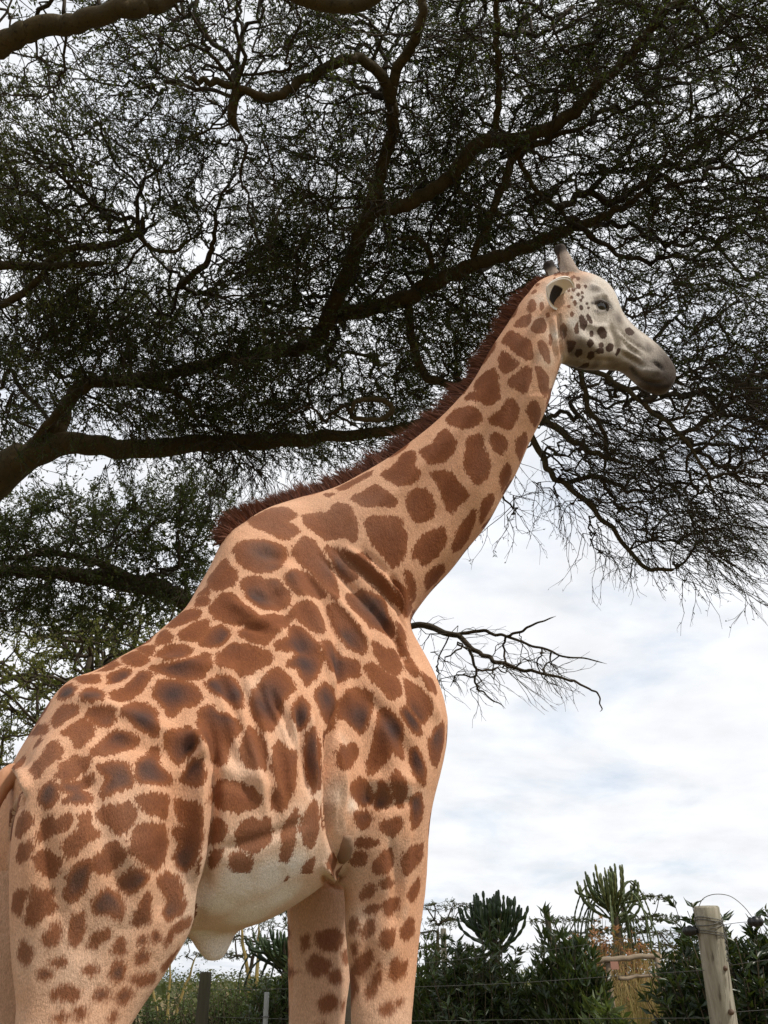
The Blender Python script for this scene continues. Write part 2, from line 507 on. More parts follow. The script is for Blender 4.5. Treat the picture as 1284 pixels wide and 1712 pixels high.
A.limb([S_(622, 350, 9.6), S_(680, 342, 9.6), S_(735, 310, 9.6), S_(775, 270, 9.6), S_(800, 240, 9.6), S_(860, 233, 9.6), S_(925, 212, 9.6), S_(968, 180, 9.6), S_(1000, 140, 9.6), S_(1045, 105, 9.6), S_(1085, 50, 9.6), S_(1135, 5, 9.6), S_(1200, -40, 9.6)], [.085, .085, .085, .09, .09, .082, .078, .07, .062, .055, .05, .042, .03], 5, .01)
A.limb([S_(545, 530, 10.2), S_(600, 520, 10.1), S_(680, 498, 10), S_(740, 465, 9.9), S_(800, 438, 9.8), S_(870, 418, 9.8), S_(930, 392, 9.8), S_(980, 375, 9.8), S_(1040, 345, 9.8), S_(1080, 320, 9.8)], [.11, .105, .105, .098, .09, .08, .072, .06, .045, .03], 5, .012)
A.limb([S_(790, 430, 9.8), S_(810, 390, 9.75), S_(828, 340, 9.7), S_(850, 290, 9.7), S_(865, 255, 9.7), S_(920, 232, 9.7), S_(990, 205, 9.7)], [.045, .048, .05, .05, .048, .036, .022], 5, .01)
A.limb([S_(860, 255, 9.7), S_(895, 315, 9.8), S_(930, 345, 9.8), S_(945, 365, 9.8)], [.03, .03, .03, .028], 5, .01)
A.limb([S_(690, 500, 10), S_(720, 440, 9.9), S_(705, 405, 9.8), S_(660, 395, 9.7)], [.04, .04, .035, .02], 5, .01)
A.limb([S_(830, 0, 9.2), S_(832, 90, 9.3), S_(833, 150, 9.4), S_(830, 225, 9.5)], [.03, .034, .036, .04], 5, .01)
A.limb([base, base + [-.15, -.5, 1.0], S_(-330, 330, 8.6), S_(-180, 190, 7.4), S_(-60, 110, 6.8), S_(0, 75, 6.7), S_(60, 50, 6.6), S_(130, 38, 6.5), S_(195, 18, 6.4), S_(260, 5, 6.4), S_(340, -40, 6.4)], [.13, .125, .115, .10, .09, .082, .078, .072, .066, .06, .05], 5, .008)
A.limb([S_(190, 20, 6.45), S_(205, 0, 6.4), S_(222, -40, 6.4)], [.05, .045, .04], 4, .0)
A.limb([S_(330, -36, 6.4), S_(385, -60, 6.5), S_(430, -50, 6.6), S_(500, -8, 6.6), S_(560, 8, 6.6), S_(610, 4, 6.6), S_(660, -30, 6.6)], [.05, .06, .065, .068, .066, .06, .05], 5, .0)
A.limb([base, base + [.05, .1, .8], S_(-190, 520, 10.4), S_(-80, 447, 10), S_(0, 444, 9.9), S_(90, 444, 9.8), S_(185, 440, 9.7)], [.10, .09, .075, .06, .055, .05, .03], 5, .006)
A.limb([S_(-190, 520, 10.4), S_(-90, 535, 10.2), S_(-20, 520, 10), S_(50, 480, 9.9), S_(105, 420, 9.8), S_(180, 412, 9.7), S_(232, 390, 9.7), S_(238, 358, 9.6)], [.06, .055, .05, .045, .045, .04, .033, .02], 5, .008)
A.limb([S_(230, 392, 9.7), S_(255, 415, 9.7), S_(290, 420, 9.7), S_(320, 400, 9.7)], [.03, .026, .024, .015], 5, .004)
A.limb([S_(300, 480, 10.2), S_(325, 455, 10), S_(345, 440, 9.9), S_(357, 400, 9.9), S_(362, 350, 9.8)], [.045, .042, .04, .03, .02], 5, .006)
A.limb([S_(395, 150, 8.8), S_(388, 195, 8.8), S_(402, 225, 8.8)], [.05, .05, .012], 4, .0)
A.limb([S_(60, 738, 10.85), S_(90, 700, 10.7), S_(140, 650, 10.5), S_(190, 640, 10.4), S_(290, 655, 10.2), S_(330, 700, 10.0)], [.07, .065, .06, .05, .04, .025], 5, .01)
A.limb([S_(590, 700, 9.2), S_(640, 700, 9.1), S_(655, 680, 9.1), S_(630, 668, 9.1), S_(595, 672, 9.1), S_(588, 690, 9.1)], [.03, .035, .036, .034, .03, .02], 5, .004)
A.limb([S_(680, 498, 10), S_(690, 560, 10), S_(705, 620, 9.9), S_(770, 650, 9.7), S_(850, 670, 9.5), S_(905, 695, 9.4), S_(960, 740, 9.2), S_(1000, 760, 9.1), S_(1050, 775, 9.0)], [.06, .06, .058, .055, .05, .045, .038, .03, .02], 5, .012)
A.limb([S_(850, 672, 9.5), S_(900, 750, 9.4), S_(920, 790, 9.3), S_(970, 830, 9.2), S_(1020, 880, 9.1), S_(1075, 945, 9.0), S_(1130, 950, 9.0)], [.045, .042, .038, .034, .03, .026, .018], 5, .01)
A.limb([S_(770, 640, 9.7), S_(860, 600, 9.5), S_(960, 612, 9.3), S_(985, 680, 9.2), S_(1012, 730, 9.2), S_(1010, 790, 9.1)], [.04, .04, .036, .03, .026, .018], 5, .01)
A.limb([S_(905, 590, 9.3), S_(1010, 630, 9.0), S_(1090, 690, 8.8), S_(1150, 740, 8.7), S_(1200, 830, 8.6)], [.034, .032, .028, .022, .014], 5, .012)
nfix = len(A.N)
REG = {
 'upper_right': ([(650, -60), (1340, -60), (1340, 470), (1200, 440), (1100, 470), (1000, 440), (900, 420), (800, 440), (700, 420), (640, 330)], 1500, 9.1, 12.0),
 'upper_mid': ([(250, -60), (660, -60), (660, 440), (480, 470), (360, 330), (330, 380), (200, 330), (110, 190), (160, 120), (250, 60)], 720, 8.4, 10.6),
 'top_left': ([(-40, -40), (250, -40), (220, 60), (130, 130), (60, 180), (-40, 130)], 45, 6.6, 8.0),
 'left_mid': ([(-40, 225), (90, 230), (150, 260), (235, 350), (180, 420), (240, 470), (200, 540), (-40, 560)], 430, 9.1, 11.4),
 'band': ([(-40, 520), (160, 500), (330, 470), (440, 400), (540, 420), (640, 360), (880, 450), (830, 540), (790, 640), (720, 700), (640, 735), (430, 735), (250, 715), (120, 700), (-40, 700)], 1350, 9.5, 12.6),
 'right_side': ([(1010, 440), (1200, 440), (1230, 470), (1150, 500), (1220, 560), (1340, 570), (1340, 700), (1150, 640), (1060, 560)], 220, 8.8, 10.6),
 'droop': ([(900, 700), (950, 610), (1060, 650), (1120, 620), (1340, 600), (1340, 800), (1240, 830), (1230, 930), (1150, 930), (1060, 900), (960, 830), (905, 790)], 520, 8.4, 10.4),
}
ids = {}
for k, (poly, n, lo, hi) in REG.items():
    ids[k] = sample_region(poly, n, lo, hi, pads=0 if k in ('droop', 'top_left') else 9)
allA = np.vstack(list(ids.values()))
tagA = np.concatenate([np.full(len(v), i) for i, v in enumerate(ids.values())])
order_pos = {tuple(np.round(p, 6)): t for p, t in zip(allA, tagA)}
allA = allA + rng.normal(0, 1e-4, allA.shape)
order_pos = {tuple(np.round(p, 6)): t for p, t in zip(allA, tagA)}
A.grow(allA, .30)
A.finish(.0050, .39, .045)
tags = np.array([-1] * nfix + [order_pos[tuple(np.round(p, 6))] for p in A.N[nfix:]])
parts = []
def sel(k, maxdesc=8): return np.where((tags == list(REG).index(k)) & (A.desc <= maxdesc))[0]
parts.append(crown(A, sel('upper_right'), 4, (.4, .85), 6, .046, .0075, .03, .30, stream=np.array([.42, .05, -.05]), tint=(.35, .25), r0=.0055))
parts.append(crown(A, sel('upper_mid'), 4, (.3, .65), 7, .042, .0070, .04, .36, stream=np.array([-.30, .0, .0]), tint=(.4, .25)))
parts.append(crown(A, sel('top_left'), 3, (.2, .5), 5, .036, .007, .06, .5, tint=(.45, .2)))
parts.append(crown(A, sel('left_mid'), 4, (.3, .65), 7, .046, .0080, .03, .34, stream=np.array([-.20, -.1, .0]), tint=(.8, .2)))  # raised tint colours this layer yellowish as if sunlit
parts.append(crown(A, sel('band'), 4, (.4, .85), 8, .050, .0085, .06, .32, stream=np.array([.40, -.05, -.06]), tint=(.40, .28), r0=.0055))
parts.append(crown(A, sel('right_side'), 4, (.4, .8), 6, .042, .008, .08, .3, stream=np.array([.6, .05, -.2]), tint=(.35, .2)))
parts.append(crown(A, sel('droop'), 3, (.5, 1.05), 3, .032, .006, .05, .20, stream=np.array([.70, .02, -.36]), tint=(.3, .2), r0=.0048, nseg=5, curl=.24))
_hangs = sample_region([(900, 780), (1010, 850), (1120, 930), (1160, 960), (1120, 985), (1000, 930), (930, 860)], 34, 8.7, 9.6)
_hang2 = sample_region([(860, 740), (905, 790), (900, 850), (820, 900), (800, 860)], 16, 9.0, 9.8)
A3 = Tree(); A3.N = list(A.NN[tags == list(REG).index('droop')]) + [c[:3] for c in A.limbs[-3][0]]; A3.par = [-1] * len(A3.N); A3.path = [0.0] * len(A3.N); A3.fix = [True] * len(A3.N)
_n3 = len(A3.N); A3.grow(np.vstack([_hangs, _hang2]), .1); A3.finish(.0045, .4, .02)
parts.append(crown(A3, np.arange(_n3, len(A3.N)), 2, (.3, .75), 1, .03, .0055, .06, .4, stream=np.array([.45, 0, -.5]), r0=.0045, nseg=6, curl=.30))
_g3 = Geo(); A3.branch_geo(_g3)
# dead hanging twigs under the great limb
hang = sample_region([(330, 735), (470, 735), (440, 800), (350, 800)], 40, 9.6, 10.6)
A2 = Tree(); A2.N = [c[:3] for c in A.limbs[1][0]]; A2.par = [-1] * len(A2.N); A2.path = [0.0] * len(A2.N); A2.fix = [True] * len(A2.N)
A2.grow(hang, .1); A2.finish(.005, .4, .03)
parts.append(crown(A2, np.arange(len(A.limbs[1][0]), len(A2.N)), 3, (.35, .8), 1, .035, .006, .35, .35, stream=np.array([0, 0, -.5]), r0=.005, nseg=6, curl=.3))
_g = Geo(); A2.branch_geo(_g)
acacia = emit_tree('acacia_tree', A, parts, trunk_base * [1, 1, 0], 'huge spreading acacia with thick twisting limbs arching above the giraffe', bark_fever, leaf_acacia)
for _q in (_g, _g3): add('branches', _q.mesh('branches', twig_m, origin=trunk_base * [1, 1, 0]), acacia, kind='stuff')

# ---- second acacia, trunk hidden behind the giraffe, one leafless bough to the open side
B = Tree()
bb = at_y(560, 1640, 12.5); bb[2] = -.05
B.limb([bb, bb + [-.05, 0, 1.5], bb + [-.1, .1, 3.0], S_(470, 1120, 14.2), S_(400, 1060, 14.3)], [.34, .27, .24, .21, .19], 5, .0, part='trunk')
B.limb([S_(410, 1065, 14.3), S_(340, 1025, 14.4), S_(290, 995, 14.5), S_(235, 978, 14.5), S_(150, 964, 14.5), S_(70, 955, 14.4), S_(0, 956, 14.3), S_(-70, 950, 14.2)], [.17, .155, .15, .15, .12, .10, .085, .07], 5, .012)
B.limb([S_(250, 980, 14.5), S_(160, 940, 14.3), S_(80, 925, 14.2), S_(0, 938, 14.1)], [.08, .06, .05, .03], 5, .01)
B.limb([bb + [-.1, .1, 3.0], bb + [.05, 0, 3.6], S_(600, 1080, 13.6), S_(690, 1047, 13.2), S_(755, 1062, 12.8), S_(800, 1092, 12.6), S_(850, 1110, 12.4), S_(915, 1128, 12.3), S_(960, 1140, 12.2), S_(995, 1158, 12.2), S_(1003, 1190, 12.2)], [.09, .08, .06, .048, .04, .032, .026, .02, .016, .012, .007], 5, .015)
B.limb([S_(752, 1060, 12.8), S_(800, 1055, 12.7), S_(850, 1065, 12.6), S_(920, 1090, 12.6), S_(1015, 1110, 12.6)], [.026, .024, .02, .015, .007], 5, .012)
B.limb([S_(845, 1065, 12.6), S_(880, 1050, 12.5), S_(930, 1030, 12.5)], [.02, .016, .007], 5, .01)
B.limb([S_(785, 1085, 12.6), S_(795, 1120, 12.6), S_(800, 1150, 12.6), S_(845, 1185, 12.6)], [.022, .018, .013, .007], 5, .01)
nB = len(B.N)
fol = sample_region([(-40, 850), (110, 845), (200, 850), (360, 800), (400, 880), (360, 960), (320, 1010), (200, 1000), (60, 990), (-40, 1000)], 330, 13.2, 15.6)
fol2 = sample_region([(-40, 960), (250, 1000), (310, 1030), (200, 1060), (100, 1030), (-40, 1050)], 40, 13.6, 15.2)
bare = sample_region([(690, 1040), (780, 1050), (870, 1060), (950, 1120), (940, 1150), (850, 1150), (800, 1170), (730, 1140)], 60, 12.1, 13.2)
B.grow(np.vstack([fol, fol2, bare]), .25); B.finish(.0062, .42, .05)
bn = np.array(B.NN); bn_x, bn_y = project(bn)
isb = (bn_x > 600)
fi = np.where(~isb & (np.arange(len(bn)) >= nB) & (B.desc <= 8))[0]; ba = np.where(isb & (np.arange(len(bn)) >= nB))[0]
pB = [crown(B, fi, 5, (.35, .75), 8, .066, .0125, .06, .55, tint=(.3, .2), r0=.006),
      crown(B, ba, 2, (.3, .75), 0, .04, .006, .06, .35, stream=np.array([.6, 0, -.2]), r0=.0055, sub=2, nseg=6, curl=.25)]
emit_tree('acacia_tree', B, pB, bb * [1, 1, 0], 'dark acacia behind the giraffe with a leafless bough reaching into open sky', bark_dark, leaf_acacia)
# ================================================================== SHRUBS, FENCE, FAR TREES
leaf_oleander = leaf_mat('glossy_dark_leaf', (.013, .025, .009), (.026, .046, .014), (.072, .100, .030), .36, .45, .18)
leaf_hedge = leaf_mat('hedge_leaf', (.035, .058, .018), (.062, .090, .028), (.12, .145, .05), .5, .3, .3)
leaf_lime = leaf_mat('lime_blade', (.10, .12, .025), (.17, .18, .04), (.28, .26, .08), .55, .25, .35)
leaf_straw = leaf_mat('straw_blade', (.20, .13, .05), (.30, .21, .09), (.42, .32, .16), .7, .2, .3)
leaf_rust = leaf_mat('rust_leaf', (.20, .085, .04), (.30, .13, .065), (.42, .20, .10), .7, .15, .3)
leaf_far = leaf_mat('far_acacia_leaf', (.035, .045, .022), (.058, .068, .03), (.09, .095, .042), .6, .2, .25)
stem_m = bark_mat('shrub_stem', (.10, .08, .05), (.07, .055, .035), (.04, .03, .02))

def lance_leaves(P, D, L, W, fold=.25, sag=.12):
    """lanceolate leaf with a folded midrib: 6 verts, 4 quads-> here 2 halves x 2"""
    n = len(P)
    s = unit(np.cross(D, rng.normal(0, 1, (n, 3)))); u = np.cross(s, D)
    def pt(f, w, h): return P + D * (L * f)[:, None] + s * (W * w)[:, None] + u * (L * h)[:, None]
    V = np.stack([pt(0, 0, 0), pt(.45, 0, -.02), pt(1, 0, -sag), pt(.42, 1, fold * .35), pt(.42, -1, fold * .35)], 1).reshape(-1, 3)
    b = np.arange(n)[:, None] * 5
    T = np.concatenate([b + [0, 1, 3], b + [1, 2, 3], b + [0, 4, 1], b + [1, 4, 2]], 0)
    return V, T
def shrub(name, loc, size, h, nst, per, Ll, Wl, mat, label, cat='bush', group=None, tint=(.4, .22), whorl=3, up=.5, base_w=.35, low=.5, lumps=7, zbias=.6):
    loc = np.asarray(loc, float); rx, ry = size
    t = thing(name, tuple(loc), label, cat, group)
    # uneven outline: several lobes
    lob = np.c_[rng.uniform(-.6, .6, lumps) * rx, rng.uniform(-.6, .6, lumps) * ry, rng.uniform(.78, 1.0, lumps) * h]
    lob[0] = (0, 0, h)
    k = rng.integers(0, lumps, nst)
    ph = rng.uniform(0, 2 * math.pi, nst); rr = np.sqrt(rng.random(nst))
    tip = np.c_[lob[k, 0] + rr * np.cos(ph) * rx * .55, lob[k, 1] + rr * np.sin(ph) * ry * .55, lob[k, 2] * (low + (1 - low) * rng.random(nst) ** (1 / (1 + zbias))) * (1 - .18 * rr ** 2)]
    root = np.c_[tip[:, 0] * base_w, tip[:, 1] * base_w, np.zeros(nst)]
    m = 6; T = np.empty((nst, m, 3))
    for i in range(m):
        f = i / (m - 1)
        T[:, i] = root + (tip - root) * np.c_[f ** 1.6, f ** 1.6, f ** .9] if False else root * (1 - f) + tip * f + np.c_[(tip - root)[:, :2] * (f ** 1.7 - f)[None, None] if False else (tip - root)[:, :2] * (f ** 1.7 - f), np.zeros(nst)]
    T[:, 1:] += rng.normal(0, .02, T[:, 1:].shape)
    V, Q = tubes_batch(T, np.full(nst, .010), np.full(nst, .003))
    add('stems', make_mesh('stems', V, Q, stem_m, True), t, kind='stuff')
    u = 1 - rng.random((nst, per)) ** 1.3 * .75
    p, d = along(T, u); p = p.reshape(-1, 3); d = d.reshape(-1, 3)
    p = p.repeat(whorl, 0); d = d.repeat(whorl, 0); n = len(p)
    a = unit(np.cross(d, rng.normal(0, 1, (n, 3))))
    D = unit(d * up + a * rng.uniform(.5, 1.0, n)[:, None] + rng.normal(0, .15, (n, 3)))
    nv = 5
    if loc[1] < 10.5: V, F = lance_leaves(p, D, rng.uniform(.65, 1.2, n) * Ll, rng.uniform(.7, 1.15, n) * Wl)
    else: V, F = leaf_quads(p, D, rng.uniform(.65, 1.2, n) * Ll, rng.uniform(.7, 1.15, n) * Wl); nv = 4
    tn = np.clip(rng.normal(tint[0], tint[1], n), 0, 1).repeat(nv)
    add('leaves', make_mesh('leaves', V, F, mat, True, {'tint': ('FLOAT', tn)}), t, kind='stuff')
    return t
def gp(px, Y):          # foot of something standing at depth Y on the sight line column px (at the horizon)
    p = at_y(px, 1640, Y); return np.array([p[0], p[1], -.02])
def top(py, Y, px=642):
    return float(at_y(px, py, Y)[2])

shrub('oleander_bush', gp(815, 8.6), (.62, .6), top(1508, 8.6), 437, 16, 0.100, .0125, leaf_oleander, 'big dark oleander bush under the green candelabra cactus tops', group='dark leafy bushes behind the wire')
shrub('oleander_bush', gp(935, 7.9), (.34, .45), top(1505, 7.9), 361, 16, 0.109, .0135, leaf_oleander, 'dark bush with upright leafy tips beside the log rail', group='dark leafy bushes behind the wire', tint=(.5, .22), up=.9)
shrub('oleander_bush', gp(735, 9.2), (.45, .5), top(1548, 9.2), 285, 16, 0.095, .0125, leaf_hedge, 'paler bush with narrow upright leaves close to the giraffe foreleg', group='dark leafy bushes behind the wire', tint=(.45, .25), up=1.1)
shrub('oleander_bush', gp(1250, 6.6), (.55, .5), top(1492, 6.6, 1235), 560, 13, 0.100, .014, leaf_oleander, 'very dark dense bush right behind the tall leaning post', group='dark leafy bushes behind the wire', tint=(.25, .2))
shrub('oleander_bush', gp(1162, 7.6), (.20, .35), top(1545, 7.6, 1150), 247, 14, 0.095, .013, leaf_oleander, 'narrow dark bush between the log rail and the leaning post', group='dark leafy bushes behind the wire', tint=(.3, .2))
shrub('low_shrub', gp(1000, 7.0), (.36, .35), top(1648, 7.0), 228, 12, 0.114, .016, leaf_hedge, 'low shrub of broad fresh green leaves in front of the log rail', group=None, tint=(.5, .25))
shrub('hedge_bush', gp(290, 12.5), (1.05, .6), top(1643, 12.5), 900, 13, 0.050, .0085, leaf_hedge, 'low small-leaved green bush beside the giraffe hind leg', group='low green bushes seen under the belly', tint=(.4, .25), lumps=8)
shrub('hedge_bush', gp(405, 12.0), (.9, .6), top(1618, 12.0), 850, 13, 0.050, .0085, leaf_hedge, 'small-leaved green bush behind the short grey wooden post', group='low green bushes seen under the belly', tint=(.45, .25), lumps=8)
shrub('hedge_bush', gp(490, 11.0), (.55, .5), top(1578, 11.0), 456, 16, 0.081, .012, leaf_oleander, 'fresh green bush filling the gap before the giraffe forelegs', group='low green bushes seen under the belly', tint=(.7, .2), lumps=5)
shrub('hedge_bush', gp(200, 13.5), (1.0, .6), top(1638, 13.5), 456, 14, 0.076, .012, leaf_hedge, 'low green bush hidden mostly behind the giraffe thigh', group='low green bushes seen under the belly', tint=(.35, .25), lumps=6)

def grass_clump(name, loc, rx, ry, h, n, w, mat, label, cat='grass', tint=(.5, .25), lean=.25):
    loc = np.asarray(loc, float); t = thing(name, tuple(loc), label, cat)
    P = np.c_[rng.uniform(-rx, rx, n), rng.uniform(-ry, ry, n), np.zeros(n)]
    D = unit(np.c_[rng.normal(0, lean, n), rng.normal(0, lean, n), np.ones(n)])
    T = twig_batch(P, D, rng.uniform(.5, 1.05, n) * h, 0, .05, .05, .12, 5)
    s = unit(np.cross(D, rng.normal(0, 1, (n, 3))))
    ww = w * np.array([.8, 1, .8, .5, .08])
    V = np.concatenate([T + s[:, None] * ww[None, :, None], T - s[:, None] * ww[None, :, None]], 1).reshape(-1, 3)
    b = np.arange(n)[:, None] * 10
    Q = np.concatenate([b + [i, i + 1, 5 + i + 1, 5 + i] for i in range(4)], 0)
    add('blades', make_mesh('blades', V, Q, mat, True, {'tint': ('FLOAT', np.clip(rng.normal(tint[0], tint[1], n), 0, 1).repeat(10))}), t, kind='stuff')
    return t
grass_clump('tall_grass', gp(1085, 7.4), .35, .3, top(1640, 7.4), 900, .006, leaf_lime, 'yellow-green tall grass between dark bushes under the log rail')
grass_clump('dry_reeds', gp(1062, 11.0), .55, .4, top(1575, 11), 1500, .008, leaf_straw, 'dry straw coloured reeds standing behind the log rail', lean=.12)
shrub('dry_shrub', gp(1005, 13.0), (.75, .6), top(1512, 13), 494, 12, 0.067, .012, leaf_rust, 'rust coloured dry shrub at the foot of the euphorbia tree', tint=(.5, .25))

# ---- euphorbias: fleshy jointed arms
euph_m = leaf_mat('euphorbia_flesh', (.045, .065, .022), (.075, .10, .035), (.16, .165, .055), .5, .3, .08)
euph_d = leaf_mat('euphorbia_flesh_dark', (.016, .030, .010), (.024, .045, .014), (.045, .07, .022), .45, .35, .08)
def joint_arm(g, P, r, seg, tint):
    """four ribbed arm pinched at every joint"""
    C = smooth_path(P, 8); L = np.r_[0, np.cumsum(np.linalg.norm(np.diff(C, axis=0), axis=1))]
    n = max(6, int(L[-1] / (seg / 4)))
    s = np.linspace(0, L[-1], n); Q = np.stack([np.interp(s, L, C[:, k]) for k in range(3)], 1)
    R = r * (.5 + .5 * np.abs(np.sin(s / seg * math.pi)) ** .7)
    R[-1] *= .6
    g.tube(Q, R, 5, a=tint)
def euphorbia(name, loc, hs, crown_r, H, narm, r, mat, label, trunk=True, hang=0, tr=.10):
    loc = np.asarray(loc, float); t = thing(name, tuple(loc), label, 'euphorbia')
    if trunk:
        g = Geo(); P = smooth_path(np.array([[0, 0, 0], [.03, 0, hs * .5], [-.03, 0, hs], [0, 0, hs + (H - hs) * .35]]), 6)
        g.tube(P, np.linspace(tr, tr * .55, len(P)), 10); add('trunk', g.mesh('trunk', bark_dark), t)
    for i in range(narm):
        g = Geo()
        a = 2 * math.pi * i / narm * 2.618 + rng.normal(0, .3); q = math.sqrt((i + .5) / narm)
        R = crown_r * q; z0 = hs * rng.uniform(.86, 1.0) + (1 - q) * (H - hs) * .25
        zt = H - (H - hs) * .45 * q ** 2 - abs(rng.normal(0, .28)) * (H - hs); a += rng.normal(0, .5); R *= rng.uniform(.75, 1.2)
        dx, dy = math.cos(a), math.sin(a)
        joint_arm(g, np.array([[0, 0, z0], [dx * R * .55, dy * R * .55, z0 + (zt - z0) * .22], [dx * R * .95, dy * R * .95, z0 + (zt - z0) * .6], [dx * R * 1.05, dy * R * 1.05, zt]]), r, r * 5.0, float(np.clip(rng.normal(.5, .25), 0, 1)))
        if rng.random() < .6:
            b = a + rng.choice([-1, 1]) * .5; ex, ey = math.cos(b), math.sin(b)
            joint_arm(g, np.array([[dx * R * .6, dy * R * .6, z0 + (zt - z0) * .28], [dx * R * .6 + ex * R * .25, dy * R * .6 + ey * R * .25, z0 + (zt - z0) * .5], [dx * R * .6 + ex * R * .35, dy * R * .6 + ey * R * .35, z0 + (zt - z0) * .95]]), r * .9, r * 5, float(np.clip(rng.normal(.6, .25), 0, 1)))
        add('arm', g.mesh('arm', mat), t)
    for i in range(hang):
        g = Geo(); a = rng.uniform(0, 6.28); R = crown_r * rng.uniform(.4, 1.15); dx, dy = math.cos(a), math.sin(a); z0 = hs * rng.uniform(.8, .98)
        joint_arm(g, np.array([[0, 0, z0], [dx * R * .6, dy * R * .6, z0 + .12 * hs], [dx * R, dy * R, z0 - .02 * hs], [dx * R * 1.05, dy * R * 1.05, z0 - rng.uniform(.12, .3) * hs]]), r * .7, r * 4, float(rng.uniform(0, .6)))
        add('arm', g.mesh('arm', mat), t)
    return t
_Y = 16.0
euphorbia('euphorbia_tree', gp(1041, _Y), top(1500, _Y), .60, top(1438, _Y), 44, .023, euph_m, 'olive candelabra euphorbia tree with bare trunk above rust coloured shrub', hang=22, tr=.085)
_Y = 9.4
euphorbia('euphorbia_shrub', gp(832, _Y), top(1545, _Y), .36, top(1478, _Y), 46, .017, euph_d, 'dark green candelabra euphorbia rising out of the big dark bush', trunk=True, tr=.06)
_Y = 14.0
euphorbia('euphorbia_shrub', gp(478, _Y), top(1590, _Y), .62, top(1540, _Y), 44, .022, euph_d, 'dark twisted euphorbia shrub behind the giraffe far foreleg', trunk=True, hang=12, tr=.06)

# ---- trees in the distance
def flat_acacia(name, loc, H, W, label, layers, n, leafm=None, bark=None, group='flat topped acacias far behind', stems=1, open_=1.0, th=.05, per=5, lsz=.8, tint=(.45, .22)):
    """umbrella acacia: stems fork towards flat tiers of foliage"""
    loc = np.asarray(loc, float)
    T = Tree()
    for k in range(stems):
        lean = np.array([rng.normal(0, .05) + (k - (stems - 1) / 2) * .16, rng.normal(0, .06), 0]) * H
        T.limb([loc, loc + lean * .3 + [0, 0, H * .25], loc + lean * .8 + [0, 0, H * .55], loc + lean * 1.3 + [0, 0, H * .8]], np.array([.03, .024, .018, .010]) * H * (1 if stems == 1 else .62), 4, H * .004, part='trunk')
    A = []
    for (x, y, z, rx, rz) in layers:
        m = int(n * rx); ph = rng.uniform(0, 6.28, m); rr = np.sqrt(rng.random(m)) * rx * W
        A.append(loc + np.c_[x * W + rr * np.cos(ph), y * W + rr * np.sin(ph), z * H + rng.uniform(-1, 1, m) * rz * H - .03 * H * (rr / W) ** 2])
    A = np.vstack(A); n0 = len(T.N)
    T.grow(A, .3); T.finish(.0016 * H, .42, .012 * H)
    s = np.arange(n0, len(T.N))
    part = crown(T, s, 4, (th * W * .6, th * W * 1.3), per, .016 * H * lsz, .0042 * H * lsz, .02, .5, tint=tint, r0=.0009 * H, sub=1)
    return emit_tree(name, T, [part], loc, label, bark or bark_dark, leafm or leaf_far, group=group)
# behind the euphorbia: layered conifer-like acacia
flat_acacia('acacia_tree', gp(1065, 34), top(1492, 34), 1.5, 'tiered dark acacia standing behind the euphorbia tree', [(.25, 0, .97, .75, .02), (.35, 0, .82, .8, .02), (-.2, .1, .74, .8, .02), (.3, 0, .63, .75, .02), (-.45, 0, .60, .7, .02), (.15, 0, .5, .8, .02)], 110)
flat_acacia('acacia_tree', gp(1125, 40), top(1552, 40), 2.6, 'wide low acacia spreading beside the narrow dark bush', [(.1, 0, .95, .9, .03), (-.4, 0, .75, .6, .03), (.5, .2, .7, .6, .03)], 120)
flat_acacia('acacia_tree', gp(725, 45), top(1508, 45), 3.4, 'flat topped acacia touching the giraffe foreleg outline', [(.0, 0, .97, .85, .02), (.3, .2, .85, .7, .02), (-.4, 0, .74, .7, .03), (.1, 0, .6, .9, .04)], 120)
flat_acacia('acacia_tree', gp(950, 52), top(1528, 52), 2.2, 'far flat topped acacia behind the leaning stick', [(0, 0, .95, .9, .02), (.2, 0, .8, .7, .03), (-.3, 0, .68, .7, .03)], 110)
flat_acacia('acacia_tree', gp(400, 30), top(1535, 30), 2.6, 'umbrella acacia seen under the giraffe belly', [(.2, 0, .95, .7, .02), (-.25, 0, .84, .7, .02), (.55, 0, .8, .5, .02), (-.1, 0, .7, .5, .02)], 110, tint=(.55, .2))
flat_acacia('fever_tree', gp(436, 20), top(1478, 20), 1.5, 'fever tree with several bright yellow stems between belly and foreleg', [(-.3, 0, .95, .6, .03), (.3, 0, .99, .6, .03), (0, 0, .86, .5, .03)], 90, bark=bark_yellow, stems=3, group='yellow stemmed fever trees')
flat_acacia('fever_tree', gp(287, 26), top(1555, 26), 1.1, 'slim bare fever tree trunks beside the giraffe thigh', [(0, 0, .97, .5, .04), (.2, 0, .8, .4, .03)], 60, bark=bark_yellow, stems=3, group='yellow stemmed fever trees', per=2)
